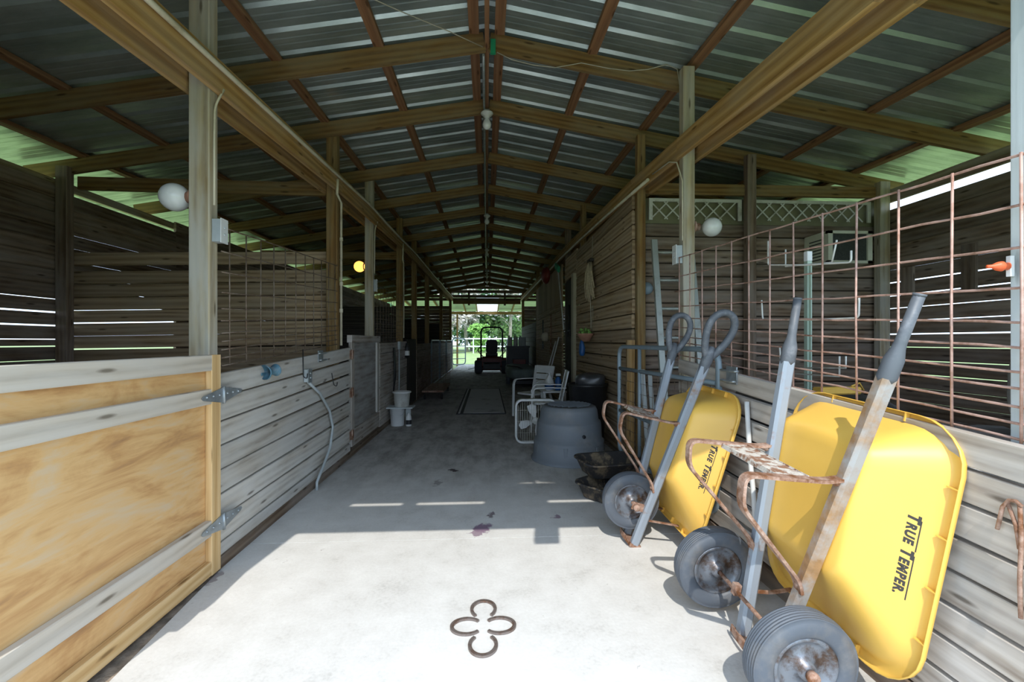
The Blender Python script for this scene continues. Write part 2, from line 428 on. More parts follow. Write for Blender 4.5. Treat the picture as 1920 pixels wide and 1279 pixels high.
# ------------------------------------------------------------------ light
w = bpy.data.worlds.new('world'); SC.world = w; w.use_nodes = True
bg = w.node_tree.nodes['Background']; bg.inputs[0].default_value = (.63, .79, 1.0, 1); bg.inputs[1].default_value = 2.05
sl = bpy.data.lights.new('sun', 'SUN'); sl.energy = 2.3; sl.angle = R(.53); sl.color = (1, .96, .88)
so = bpy.data.objects.new('sun', sl); COL.objects.link(so); so.location = (-2, -8, 12)
so.rotation_euler = V((.12, .85, -1)).to_track_quat('-Z', 'Y').to_euler()
SC.view_settings.view_transform = 'Standard'; SC.view_settings.look = 'None'; SC.view_settings.gamma = 1
SC.view_settings.use_curve_mapping = False; SC.view_settings.exposure = .7

# ------------------------------------------------------------------ ground
b = MB(); b.box((-150, -60, -.4), (150, 160, -.06)); struct(b, 'lawn', 'lawn')
b = MB(); b.box((-4.9, 1.0, -.3), (4.9, 21.9, -.006)); struct(b, 'ground_dirt', 'dirt')
b = MB()
JOINTS = [-4, -.9, 3.142, 6.9, 10.6, 14.3, 18, 21.7, 26.5]
for y0, y1 in zip(JOINTS, JOINTS[1:]):
    def le(y): return lerp([(1.9, -1.505), (2.95, -1.598), (30, -1.598)], y)
    ys = sorted({y0+.004, y1-.004, *[q for q in (1.9, 2.95) if y0 < q < y1]})
    poly = [(le(y), y, -.2) for y in ys] + [(1.563, y, -.2) for y in reversed(ys)]
    b.prism(poly, (0, 0, .2))
b.box((-1.5, -3.9, -.2), (1.5, 26, -.012))
struct(b, 'floor', 'concrete')

# ------------------------------------------------------------------ roof
SL = .174
RZ = [(1.2, 3.76), (2.57, 3.81), (3.95, 3.87), (5.1, 3.905), (6.6, 3.94), (30, 3.95)]   # underside of the rafters at the ridge
def rz(y): return lerp(RZ, y)
RAFTERS = [1.3, 2.57, 3.95, 5.1, 6.6, 7.95, 9.25, 10.55, 11.95, 13.4, 14.9, 16.4, 18.0, 19.6, 21.3]
RH = .155
for i, y in enumerate(RAFTERS):
    z = rz(y) + RH/2
    for sgn in (-1, 1):
        b = MB(); b.beam((sgn*.022, y, z), (sgn*4.88, y, z - SL*4.86), .04, RH); struct(b, 'rafter_beam', 'rafter')
PUR = [.11, .92, 1.77, 2.62, 3.47, 4.3]
def pieces(y0, y1, xs, w_, h_, zoff, name, mat):
    ys = [y0] + [q for q, _ in RZ if y0 < q < y1] + [y1]
    b = MB()
    for a, c in zip(ys, ys[1:]):
        b.beam((xs, a, rz(a) + zoff), (xs, c, rz(c) + zoff), w_, h_)
    return struct(b, name, mat)
for sgn in (-1, 1):
    for x in PUR:
        pieces(1.1, 21.8, sgn*x, .085, .04, RH + .02 - SL*x, 'purlin_beam', 'purlin')
pieces(1.1, 21.8, 0, .036, .17, RH - .05, 'ridge_beam', 'purlin')
for sgn in (-1, 1):
    b = MB()
    prof = []; y = 1.0; pitch = .2875
    while y < 21.9:
        prof += [(y, 0), (y+.022, .024), (y+.042, .024), (y+.064, 0), (y+.118, 0), (y+.126, .003), (y+.137, .003), (y+.145, 0), (y+.19, 0), (y+.198, .003), (y+.209, .003), (y+.217, 0)]
        y += pitch
    xs = [.015, 1.4, 2.8, 4.1, 5.4 if sgn < 0 else 5.1]; rows = []
    for x in xs: rows.append([b.bm.verts.new((sgn*x, yy, rz(yy) + RH + .042 - SL*x + hh)) for yy, hh in prof])
    for A, B_ in zip(rows, rows[1:]):
        for j in range(len(prof)-1): b.face([A[j], A[j+1], B_[j+1], B_[j]])
    o = struct(b, 'roof_' + ('left' if sgn < 0 else 'right'), 'roof')
    md = o.modifiers.new('s', 'SOLIDIFY'); md.thickness = .003; md.offset = 1
b = MB()
for sgn in (-1, 1): b.beam((sgn*.12, 1.0, rz(10)+RH+.075-SL*.1), (sgn*.12, 21.9, rz(10)+RH+.075-SL*.1), .26, .006, up=(sgn*SL, 0, 1))
struct(b, 'roof_ridge', 'roof')
# plates along the aisle
LP = [(1.3, 2.765), (2.02, 2.81), (5.15, 3.0), (9.15, 3.14), (21.6, 3.25)]
RP = [(1.3, 2.735), (1.8, 2.77), (3.76, 2.905), (5.0, 2.99), (9.15, 3.14), (21.6, 3.25)]
def plate(tab, x, hh, th):
    b = MB()
    for (a, za), (c, zc) in zip(tab, tab[1:]): b.beam((x, a, za + hh/2), (x, c, zc + hh/2), th, hh)
    return struct(b, 'plate_beam', 'beam')
plate(LP, -1.622, .19, .04); plate(RP, 1.622, .165, .04)
for x, tab in ((-1.80, LP), (1.80, RP)): plate(tab, x, .16, .04)
# eave boards
for sgn in (-1, 1):
    b = MB(); b.beam((sgn*4.6, 1.1, 3.03), (sgn*4.6, 21.8, 3.08), .04, .09); struct(b, 'eave_beam', 'post')

# ------------------------------------------------------------------ walls
def planks(b, x, y0, y1, zlist, th=.036, tilt=0.0, axis='y'):
    for (z0, z1) in zlist:
        j = rnd.uniform(-.004, .004)
        if axis == 'y': b.beam((x+j, y0, (z0+z1)/2), (x+j, y1, (z0+z1)/2 + tilt*(y1-y0)), th, z1-z0, ch=.009)
        else: b.beam((y0, x+j, (z0+z1)/2), (y1, x+j, (z0+z1)/2 + tilt*(y1-y0)), th, z1-z0, ch=.009)
def stack(z0, z1, h=.142, gap=.004): 
    n = max(1, round((z1-z0)/h)); s_ = (z1-z0)/n
    return [(z0+i*s_+gap/2, z0+(i+1)*s_-gap/2) for i in range(n)]
# low front walls along the aisle; boards fan slightly
def fanwall(name, x, y0, y1, t0, t1, n, mat, bot=.0):
    b = MB()
    for i in range(n):
        a0 = bot + (t0-bot)*i/n; a1 = bot + (t0-bot)*(i+1)/n; c0 = bot + (t1-bot)*i/n; c1 = bot + (t1-bot)*(i+1)/n
        j = rnd.uniform(-.003, .003); hh = min(a1-a0, c1-c0) - .009
        b.beam((x+j, y0, (a0+a1)/2), (x+j, y1, (c0+c1)/2), .036, hh, ch=.003)
    return struct(b, name, mat)
fanwall('wall_left', -1.619, 2.80, 5.44, 1.165, 1.295, 8, 'fence')
fanwall('wall_left', -1.619, 6.93, 9.2, 1.33, 1.36, 8, 'fence_r')
fanwall('wall_left', -1.619, 10.5, 21.6, 1.3, 1.3, 8, 'stall')
fanwall('wall_right', 1.583, .9, 3.64, 1.03, 1.225, 8, 'fence_r', bot=.1)
b = MB(); b.beam((1.575, .9, .045), (1.575, 3.64, .045), .05, .11); struct(b, 'baseboard_right', 'stall')
b = MB(); b.beam((-1.612, 2.8, .03), (-1.612, 9.2, .03), .05, .08); struct(b, 'baseboard_left', 'stall')
# outer side walls
b = MB()
zs = stack(0, 1.16, .142, .0) + [(1.166, 1.30), (1.312, 1.375), (1.383, 1.515), (1.53, 1.655), (1.672, 1.8)] + stack(1.806, 3.02, .143, .0008)
planks(b, -4.55, 1.15, 5.25, zs)
planks(b, -4.55, 6.9, 21.6, stack(0, 3.1, .145, .003)); planks(b, -4.55, 5.25, 6.9, stack(0, 1.2) + stack(1.8, 2.95))
struct(b, 'wall_outer_left', 'stall')
b = MB()
zs = stack(0, 1.005, .1436, .003)
for k in range(7): zs.append((1.012 + .1435*k, 1.012 + .1435*(k+1) - (.013 if k in (2, 5) else .009)))
zs += stack(2.02, 2.84, .137, .003) + [(2.92, 3.0)]
planks(b, 4.55, 1.15, 5.0, zs)
planks(b, 4.55, 5.0, 21.6, stack(0, 2.9, .145, .004))
for (px0, px1, py0, py1) in ((1692, 1714, 503, 552), (1805, 1832, 460, 545)):
    q0 = P(px0, py0, X=4.52); q1 = P(px1, py1, X=4.52)
    b.box((4.5, min(q0.y, q1.y), min(q0.z, q1.z)), (4.53, max(q0.y, q1.y), max(q0.z, q1.z)))
for y in (1.9, 3.0): b.box((4.5, y, 0), (4.53, y+.09, 1.1))
struct(b, 'wall_outer_right', 'stall')
# partitions between the stalls on the left
b = MB()
planks(b, 5.27, -4.54, -1.78, stack(0, 1.13, .141, .001) + [(1.13, 1.262), (1.277, 1.412), (1.413, 1.55), (1.563, 1.694)] + stack(1.695, 2.13, .145, .008) + [(2.19, 2.33)], axis='x', tilt=.016)
struct(b, 'wall_stall_partition', 'stall').data.materials[0] = M['barn']
for y, top in ((9.25, 2.05), (13.2, 2.0), (17.2, 2.0)):
    b = MB(); planks(b, y, -4.5, -1.78, stack(0, top, .145), axis='x'); struct(b, 'wall_stall_partition', 'darkwood')  # dark partitions added to keep the far stalls dark
# feed room on the right
b = MB(); planks(b, 5.01, 1.69, 4.5, stack(0, 2.68, .15, .010), axis='x'); struct(b, 'wall_feed_room', 'stall')
b = MB(); b.box((1.70, 5.04, 0), (4.5, 5.05, 2.66)); struct(b, 'wall_feed_room_gap_backing', 'darkwood')  # dark backing sheet added so the board gaps read as shade
b = MB(); planks(b, 5.01, 1.69, 4.5, [(2.66, 2.97)], axis='x', th=.02); struct(b, 'wall_feed_room_top', 'olive').location.y = .02
b = MB(); planks(b, 1.64, 5.02, 8.2, stack(0, 3.0, .167, .012)); struct(b, 'wall_feed_room_side', 'barn')
b = MB(); planks(b, 1.64, 8.2, 9.35, stack(2.6, 3.05, .15, .006)); struct(b, 'wall_above_door', 'barn')
b = MB(); b.box((1.62, 8.5, .01), (1.66, 9.33, 2.56)); struct(b, 'door_1', 'darkwood')
b = MB(); b.box((1.57, 8.22, 0), (1.67, 8.42, 2.6)); struct(b, 'trim_1', 'cream')
b = MB(); planks(b, 8.2, 1.69, 4.5, stack(0, 3.0, .15) + stack(3.0, 3.3, .15), axis='x'); planks(b, 8.2, 1.69, 3.3, stack(3.3, 3.6, .15), axis='x'); struct(b, 'wall_feed_room_rear', 'stall')  # boards above the room added to darken the attic
b = MB(); planks(b, 1.66, 9.9, 15.0, stack(0, 2.2, .16, .008))
for k in range(17): b.box((1.64, 9.95+k*.3, 2.2), (1.675, 10.24+k*.3, 3.05))
struct(b, 'wall_tool_side', 'stall').data.materials[0] = M['barn']
b = MB(); planks(b, 1.66, 15.3, 21.5, stack(0, 2.0, .16, .01)); struct(b, 'wall_tool_side_rear', 'darkwood')
b = MB(); planks(b, 3.3, 9.9, 15.0, stack(0, 3.0, .15)); struct(b, 'wall_tool_room_inner', 'darkwood')
# far gable end with gaps, and the front gable
b = MB()
for z0, z1 in stack(3.26, 3.56, .15, .02) + [(3.64, 3.78), (3.84, 3.97)]:
    xm = min(4.5, (4.02 - z0)/SL); b.beam((-xm, 21.7, (z0+z1)/2), (xm, 21.7, (z0+z1)/2), .036, z1-z0)
for x0, x1 in ((-4.5, -1.7), (1.75, 4.5)): planks(b, 21.72, x0, x1, stack(0, 3.02, .15, .004), axis='x')
for x in (-.85, .85): b.box((x-.05, 21.6, 3.05), (x+.05, 21.69, 3.75))
struct(b, 'wall_rear', 'stall')
b = MB()
b.beam((-4.6, 1.02, 2.975), (4.6, 1.02, 2.975), .04, .57)
for x0, x1 in ((-4.6, -1.52), (-1.1, -.98), (-.42, .12), (.52, 4.6)): b.beam((x0, 1.02, 3.31), (x1, 1.02, 3.31), .04, .10)
b.beam((-3.2, 1.02, 3.44), (3.2, 1.02, 3.44), .04, .16); b.beam((-2.2, 1.02, 3.61), (2.2, 1.02, 3.61), .04, .17); b.beam((-1.2, 1.02, 3.79), (1.2, 1.02, 3.79), .04, .17)
b.box((.03, .99, 2.4), (.2, 1.05, 2.7))
struct(b, 'wall_front_gable', 'fence')
b = MB(); planks(b, 1.02, -4.6, -1.69, stack(0, 2.68, .15, .006), axis='x'); struct(b, 'wall_front_left', 'fence')
b = MB(); planks(b, 1.02, 1.72, 4.6, stack(0, 1.2, .15, .006), axis='x'); struct(b, 'wall_front_right', 'fence')  # unseen front wall, kept low to let more light inside
# cross beams
b = MB(); b.beam((-4.42, 5.19, 3.07), (-1.79, 5.19, 3.05), .045, .14); struct(b, 'header_beam', 'rafter')
b = MB(); b.beam((1.74, 4.945, 3.045), (4.42, 4.945, 3.045), .045, .12); struct(b, 'header_beam', 'rafter')
b = MB(); b.beam((-4.42, 9.19, 3.07), (-1.79, 9.19, 3.05), .045, .14); struct(b, 'header_beam', 'rafter')
b = MB(); b.beam((-1.6, 21.6, 3.19), (1.6, 21.6, 3.19), .05, .16); struct(b, 'header_beam', 'rafter')

# ------------------------------------------------------------------ posts
def post(x0, x1, y, z0, z1, mat, label, dy=.09):
    b = MB(); b.box((x0, y, z0), (x1, y+dy, z1), ch=.006)
    return b.build('wooden_post', mat, label=label, cat='post', group='barn posts')
GR = 'x'
p_l1 = post(-1.77, -1.65, 2.80, 0, 3.6, 'post', 'grey weathered post behind the plywood gate hinge, carrying a white globe lamp')
post(-1.775, -1.655, 5.13, 0, 3.76, 'rafter', 'post with a white pipe running down it beside the small grey stall door')
post(-1.775, -1.655, 6.72, 0, 3.77, 'post', 'post carrying the glowing amber globe lamp beyond the small grey stall door')
post(-1.775, -1.655, 9.02, 0, 3.77, 'rafter', 'post behind the white buckets, carrying a white conduit elbow')
post(-1.775, -1.655, 10.8, 0, 3.77, 'rafter', 'dark brown post next beyond the white conduit elbow')
post(-1.775, -1.655, 13.1, 0, 3.77, 'rafter', 'dark aisle post above the wire crate')
post(-1.775, -1.655, 17.1, 0, 3.77, 'rafter', 'dark aisle post above the far wire stall gates')
post(-1.775, -1.655, 21.45, 0, 3.77, 'rafter', 'dark corner post at the left of the far exit')
post(-1.77, -1.65, 1.08, 0, 3.3, 'fence', 'front left jamb post of the barn opening')
post(1.645, 1.765, 1.258, 0, 3.33, 'greypost', 'pale silver-grey post at the front right edge of the barn opening')
post(1.645, 1.745, 3.73, 0, 3.67, 'post', 'yellowish post carrying the white globe lamp behind the nearer aisle wheelbarrow')['label'] = 'yellowish post with white globe lamp, standing between the tube gate and rusty wire panel'
post(1.645, 1.735, 4.89, 0, 3.62, 'rafter', 'knobbly corner post where the feed room wall meets the aisle')
post(1.646, 1.736, 7.86, 3.004, 3.74, 'rafter', 'short upper post between the right plate beam and the roof above the feed room wall')
post(1.645, 1.765, 9.45, 0, 3.74, 'stall', 'dark post beside the cream door trim in the aisle')
post(1.645, 1.765, 15.1, 0, 3.74, 'rafter', 'dark post where the tool wall ends deep in the aisle')
post(1.645, 1.765, 21.45, 0, 3.74, 'rafter', 'dark corner post at the right of the far exit')
post(-4.52, -4.4, 5.02, 0, 3.2, 'stall', 'dark corner post where the left outer wall meets the stall partition')
post(2.87, 2.97, 4.86, 0, 3.42, 'stall', 'dark post in the middle of the feed room front wall')
post(4.4, 4.52, 4.86, 0, 3.15, 'post', 'corner post where the feed room wall meets the slatted right outer wall')

# ------------------------------------------------------------------ plywood gate, front left
g = thing('stall_gate', 'wide tan plywood gate with weathered rails in the left foreground', 'gate', (-1.6, 2.06, 0))
X0 = -1.598
MB().box((X0-.02, 1.36, .05), (X0-.008, 2.76, 1.25)).build('panel', 'ply', g)
for nm, z0, z1, mt in (('top_rail', 1.19, 1.28, 'gate_rail'), ('upper_rail', 1.0, 1.085, 'gate_rail'), ('lower_rail', .245, .335, 'gate_rail'), ('bottom_rail', .02, .1, 'gate_stile')):
    MB().box((X0-.007, 1.36, z0), (X0+.03, 2.685 if nm != 'top_rail' else 2.69, z1), ch=.003).build(nm, mt, g)
MB().box((X0-.007, 2.687, .02), (X0+.031, 2.775, 1.28), ch=.003).build('stile', 'gate_stile', g)
for z in (1.04, .29):
    hb = MB()
    xh = X0+.033
    hb.prism([(xh, 2.785, z-.045), (xh, 2.785, z+.045), (xh, 2.60, z+.012), (xh, 2.585, z), (xh, 2.60, z-.012)], (.004, 0, 0))
    hb.prism([(xh, 2.80, z-.045), (xh, 2.80, z+.045), (xh, 2.985, z+.02), (xh, 3.0, z+.008), (xh, 2.985, z-.004)], (.004, 0, 0))
    hb.tube([(xh+.006, 2.793, z-.05), (xh+.006, 2.793, z+.05)], .009)
    for yy in (2.63, 2.69, 2.75, 2.83, 2.89, 2.95): hb.ball((xh+.005, yy, z + (.004 if yy < 2.79 else .006)), .006, 8)
    hb.build('strap_hinge', 'galv', g)

# small grey stall door on the left
d = thing('stall_gate', 'narrow grey plywood stall door with pale edges, along the left aisle wall', 'gate', (-1.62, 6.18, 0))
MB().box((-1.64, 5.5, .12), (-1.625, 6.88, 1.34)).build('panel', 'greyply', d)
MB().box((-1.625, 5.5, .1), (-1.6, 5.6, 1.34)).build('stile', 'fence_r', d)
MB().box((-1.625, 6.75, .32), (-1.6, 6.87, 1.34)).build('stile', 'fence', d)
MB().box((-1.625, 5.6, .1), (-1.6, 6.88, .3)).build('bottom_rail', 'fence_r', d)
MB().box((-1.65, 5.47, 1.342), (-1.59, 6.9, 1.43)).build('top_rail', 'fence_r', d)
for z in (.25, .75, 1.2):
    hb = MB(); hb.box((-1.599, 5.40, z-.05), (-1.594, 5.56, z+.05)); hb.tube([(-1.592, 5.48, z-.06), (-1.592, 5.48, z+.06)], .01); hb.build('hinge', 'rust', d)
# dark door further along
b = MB()
for k in range(7): b.box((-1.64, 9.3+k*.165, .03), (-1.61, 9.455+k*.165, 1.4))
b.build('stall_gate', 'darkwood', label='dark board stall door beyond the white buckets on the left', cat='gate')

# ------------------------------------------------------------------ wire panels
SP = [2, 2, 2, 2, 3, 3, 4, 5, 5, 6]
def hogpanel(x, y0, y1, z0, z1, mat, label, r=.0035, wob=.004, n0=.1, step=.2032):
    zs = [0]
    for s_ in SP: zs.append(zs[-1] + s_*.0254)
    b = MB()
    ny = int((y1-y0)/.2)
    for z in zs:
        pts = []
        for i in range(ny+1):
            t = i/ny; pts.append((x + rnd.uniform(-1, 1)*wob*.4, y0+(y1-y0)*t, z0+(z1-z0)*t + z + rnd.uniform(-1, 1)*wob))
        b.tube(pts, r, 6)
    y = y0 + n0
    while y < y1:
        zz = z0 + (z1-z0)*(y-y0)/(y1-y0)
        b.tube([(x-.006, y + rnd.uniform(-1, 1)*wob, zz - .01), (x-.006, y + rnd.uniform(-1, 1)*wob, zz+.4), (x-.006, y + rnd.uniform(-1, 1)*wob, zz+.868)], r, 6)
        y += step
    return b.build('wire_fence', mat, label=label, cat='fence panel')
yy0 = P(1784, 500, X=1.605).y
hogpanel(1.612, 1.0, 3.82, 1.045, 1.20, 'rustwire', 'rusty wire stock panel above the right wall behind the wheelbarrows', r=.0045, n0=(yy0-1.0) % .2032)
hogpanel(-1.646, 2.92, 5.1, 1.205, 1.325, 'wire', 'brown wire stock panel above the left wall between two posts', r=.0045, wob=.002)
hogpanel(-1.646, 6.86, 8.98, 1.34, 1.37, 'wire', 'brown wire stock panel beyond the amber lamp post', r=.0034)

# ------------------------------------------------------------------ horseshoe clover
def shoe(c, ang, label):
    b = MB(); pts = []; n = 22; sc = []
    for i in range(n+1):
        a = R(-140 + 280*i/n); r1 = .059; pts.append((r1*math.cos(a)*1.2 + .004, r1*math.sin(a), .007))
        sc.append(.75 + .25*math.cos(a*.5))
    b.sweep(pts, [(-.0085, -.005), (.0085, -.005), (.0085, .005), (-.0085, .005)], False, (0, 0, 1), sc, False)
    o = b.build('horseshoe', 'steelshoe', label=label, cat='horseshoe', group='four horseshoes in a clover', org=(0, 0, 0.0))
    for v in o.data.vertices: v.co.z = max(.0, v.co.z - .001)
    o.location = (c[0], c[1], .0008); o.rotation_euler = (0, 0, ang); return o
cc = P(906, 1176, Z=0)
dd = .074
ddy = .132
shoe((cc.x, cc.y+ddy, 0), R(90), 'horseshoe of the floor clover pointing into the barn')
shoe((cc.x-dd, cc.y, 0), R(180), 'horseshoe of the floor clover pointing towards the plywood gate')
shoe((cc.x+dd, cc.y, 0), 0, 'horseshoe of the floor clover pointing towards the wheelbarrows')
shoe((cc.x, cc.y-ddy, 0), R(-90), 'horseshoe of the floor clover pointing out of the barn')

# ------------------------------------------------------------------ wheelbarrows
def ring(cs, hs, hw, r, n, m=6): return [(w_, n, s_) for w_, s_ in rrect(0, cs, hw, hs, r, m)]
def wheel(parent, c, r=.195, wd=.095):
    wl = bpy.data.objects.new('wheel', None); COL.objects.link(wl); wl.parent = parent; wl.location = c
    b = MB(); pr = []
    for k in range(25):
        a = R(200 - 220*k/24 + 0); 
    prof = [(r*.60, -wd*.36), (r*.66, -wd*.47), (r*.80, -wd*.5), (r*.9, -wd*.44), (r*.95, -wd*.36)]
    tread = []
    for k in range(7):
        x = -wd*.34 + wd*.68*k/6
        tread += [(r*.985 - abs(x)*.12, x-.004), (r - abs(x)*.12, x-.0025), (r - abs(x)*.12, x+.0025), (r*.985 - abs(x)*.12, x+.004)]
    prof = prof + tread + [(q, -h) for q, h in reversed(prof)] + [(r*.60, -wd*.36)]
    b.lathe(prof, (0, 0, 0), (1, 0, 0), 48).build('tyre', 'rubber', wl, world=False)
    b = MB()
    for sg in (1, -1):
        b.lathe([(0.012, sg*.055), (.03, sg*.052), (.034, sg*.03), (.06, sg*.02), (.085, sg*.016), (.1, sg*.03), (.112, sg*.04), (.122, sg*.036), (.12, sg*.01), (.118, 0)], (0, 0, 0), (1, 0, 0), 36)
    b.build('hub', 'hubmetal', wl, world=False)
    return wl
def logo_mesh(parent, origin, xdir, ydir, size, bar=True):
    """TRUE TEMPER. in slanted bold capitals with a bar over each word"""
    xdir = V(xdir).normalized(); nrm = xdir.cross(V(ydir)).normalized(); ydir = nrm.cross(xdir)
    bm = bmesh.new(); xoff = 0
    def word(t, sz, x0):
        c = bpy.data.curves.new('t', 'FONT'); c.body = t; c.size = sz; c.offset = sz*.055; c.shear = .25; c.space_character = 1.2; c.extrude = .0006
        ob = bpy.data.objects.new('t', c); COL.objects.link(ob)
        bpy.context.view_layer.update()
        me = bpy.data.meshes.new_from_object(ob.evaluated_get(bpy.context.evaluated_depsgraph_get()))
        xs = [v.co.x for v in me.vertices]; wd = max(xs)
        n0 = len(bm.verts); bm.from_mesh(me); bm.verts.ensure_lookup_table()
        for v in bm.verts[n0:]: v.co.x = x0 + v.co.x*.93
        bpy.data.objects.remove(ob); bpy.data.curves.remove(c); bpy.data.meshes.remove(me)
        return x0 + wd*.93
    x = word('T', size*1.25, 0); x = word('RUE', size, x - size*.1); e1 = x
    s2 = x + size*.34
    x = word('T', size*1.25, s2); x = word('EMPER.', size, x - size*.1); e2 = x
    if bar:
        for a, c in ((size*.25, e1 + size*.2), (s2 + size*.25, e2 + size*.12)):
            y0, y1 = size*.9, size*1.0
            sh = .28
            q = [bm.verts.new((a + sh*y0, y0, .0006)), bm.verts.new((c + sh*y0, y0, .0006)), bm.verts.new((c + sh*y1, y1, .0006)), bm.verts.new((a + sh*y1, y1, .0006))]
            bm.faces.new(q)
    mt = Matrix((( xdir.x, ydir.x, nrm.x, origin[0]), (xdir.y, ydir.y, nrm.y, origin[1]), (xdir.z, ydir.z, nrm.z, origin[2]), (0, 0, 0, 1)))
    bm.transform(mt)
    me = bpy.data.meshes.new('logo'); bm.to_mesh(me); bm.free(); me.materials.append(M['logo'])
    o = bpy.data.objects.new('logo', me); COL.objects.link(o); o.parent = parent
    o['label'] = 'black slanted lettering'
    return e2
def barrow(label, foot, lean, roll, loops, dual, rails, logo=True, tw=1.0, to=0.0, skew=0.0):
    ex, ey, ez = V((0, -1, 0)), V((math.cos(lean), 0, -math.sin(lean))), V((math.sin(lean), 0, math.cos(lean)))
    mt = Matrix(((ex.x, ey.x, ez.x), (ex.y, ey.y, ez.y), (ex.z, ey.z, ez.z))) @ Matrix.Rotation(roll, 3, 'Y')
    t = thing('wheelbarrow', label, 'wheelbarrow', foot, rot=mt.to_euler())
    S = 1.50
    w0, w1 = (.10, .29) if dual else (.075, .30)
    wd_ = lambda s_, g=1: w0 + (w1-w0)*s_/S + g*skew*s_/S
    # tray: flat bottom towards the aisle, rim towards the wall
    cb, hb_ = .76, .26
    tb = MB()
    rings = [ring(cb, hb_-.05, .17, .05, .046), ring(cb, hb_-.02, .205, .06, .047), ring(cb, hb_, .222, .075, .058),
             ring(.755, .285, .232, .09, .085), ring(.69, .42, .318, .13, .235), ring(.684, .435, .328, .135, .252),
             ring(.684, .44, .334, .14, .258), ring(.684, .468, .362, .16, .262), ring(.684, .475, .369, .165, .257), ring(.684, .477, .371, .165, .238)]
    tb.loft(rings, cap0=True)
    rb = tb
    # stiffening webs in the rim channel
    o_ = rrect(0, .684, .337, .445, .14, 6); q_ = rrect(0, .684, .368, .474, .165, 6)
    def at_(lst, f): return lst[int(f*len(lst)) % len(lst)]
    for s_ in (.42, .6, .78, .95):
        for sg in (1, -1): rb.beam((sg*.335, .246, s_), (sg*.369, .246, s_), .004, .018, up=(0, 1, 0))
    for w_ in (-.16, 0, .16):
        rb.beam((w_, .246, .244), (w_, .246, .209), .004, .018, up=(0, 1, 0)); rb.beam((w_, .246, 1.125), (w_, .246, 1.16), .004, .018, up=(0, 1, 0))
    for v_ in tb.bm.verts: v_.co.x = v_.co.x*tw + to
    tray = tb.build('tray', 'yellow', t, world=False)
    md = tray.modifiers.new('s', 'SOLIDIFY'); md.thickness = .004; md.offset = -1
    # logo on the side wall turned to the camera (w > 0)
    pb = V((.232*tw+to, .085, 0)); pr_ = V((.318*tw+to, .235, 0)); up = (pr_-pb).normalized()
    if logo:
        nrm = V((up.y, -up.x, 0))
        oc = pb + (pr_-pb)*.66 + nrm*.004
        o = V((oc.x, oc.y, .83))
        logo_mesh(tray, o, (0, 0, -1), tuple(up), .038)
    for sg in (1, -1):
        rl = MB(); rl.beam((sg*wd_(0, sg), 0.018, 0), (sg*wd_(S-.2, sg), 0.018, S-.2), .054, .054, up=(0, 1, 0), ch=.012)
        rr = rl.build('handle_rail', 'railrust' if (rails == 'one' and sg == 1) else 'railpaint', t, world=False)
        gb = MB(); a0 = V((sg*wd_(S-.24, sg), .018, S-.24)); a1 = V((sg*wd_(S, sg), .018, S)); dr = (a1-a0).normalized()
        if not loops:
            ks = [0, .015, .08, .12, .14, .3]; sc_ = [1.05, 1.2, 1.18, .8, .72, .68]
            gb.sweep([a0 + dr*k for k in ks], [(.026*math.cos(a*math.pi/6), .026*math.sin(a*math.pi/6)) for a in range(12)], False, None, sc_)
            gb.lathe([(0, 0), (.0185, 0), (.0195, .004), (.0185, .008), (0, .008)], a0 + dr*.3, dr, 16)
        else:
            base = a0 + dr*.02; lp = []
            for k in range(28):
                a = 2*math.pi*k/28; rr_ = .5 - .5*math.cos(a)
                wdt = .1*math.sin(a)*(.45 + .55*rr_)
                lp.append(base + dr*(.05 + .29*rr_) + V((0, 1, 0))*wdt + V((0, 1, 0))*.015*rr_)
            gb.tube(lp, .0225, 10, closed=True)
            gb.sweep([a0 - dr*.04, a0, a0+dr*.05, a0 + dr*.1, a0 + dr*.14], [(.03*math.cos(a*math.pi/6), .03*math.sin(a*math.pi/6)) for a in range(12)], False, None, [.9, 1.0, 1.15, 1.0, .5])
        gb.build('grip', 'grip', t, world=False)
        # leg: a bent flat strap
        w2 = wd_(.87, sg) + .002; wl_ = wd_(.45, sg) + .002
        lg = MB()
        pts = [(sg*w2, .0, .885), (sg*(w2+.005), -.06, .87), (sg*(w2+.01), -.37, .85), (sg*(w2+.006), -.355, .735), (sg*(wl_), -.02, .45), (sg*wl_, 0, .40)]
        lg.strap(rounded(pts, .04, 6), .042, .012, (1, 0, 0))
        for q in ((sg*w2, -.015, .87), (sg*wl_, -.012, .43)): lg.ball(q, .015, 10)
        lg.build('leg', 'rust', t, world=False)
    wq = wd_(.87)
    br = MB(); wq2 = wd_(.87, -1); br.beam((-wq2+.01, -.17, .862), (wq-.01, -.17, .862), .12, .006, up=(0, -.1, 1))
    br.beam((-wq2+.01, -.228, .853), (wq-.01, -.228, .853), .004, .02); br.beam((-wq2+.01, -.112, .865), (wq-.01, -.112, .865), .004, .02)
    br.build('leg_brace', M['brace'], t, world=False)
    ax = MB()
    if dual:
        ax.tube([(-.36, -.045, .205), (.36, -.045, .205)], .009, 8)
        for sg in (1, -1):
            ax.beam((sg*.13, -.02, .205), (sg*.13, -.05, .205), .03, .05)
            wheel(t, (sg*.315, -.045, .205), .197, .1)
    else:
        ax.tube([(-.14, -.065, .27), (.14, -.065, .27)], .01, 8)
        for sg in (1, -1): ax.beam((sg*.105, 0, .27), (sg*.105, -.085, .27), .012, .05)
        wheel(t, (0, -.065, .27), .19, .1)
    for sg in (1, -1): ax.lathe([(0, .012), (.02, .012), (.022, 0), (.02, -.012), (0, -.012)], (sg*(.385 if dual else .14), -.045 if dual else -.065, .205 if dual else .27), (1, 0, 0), 12)
    ax.build('axle', 'rust', t, world=False)
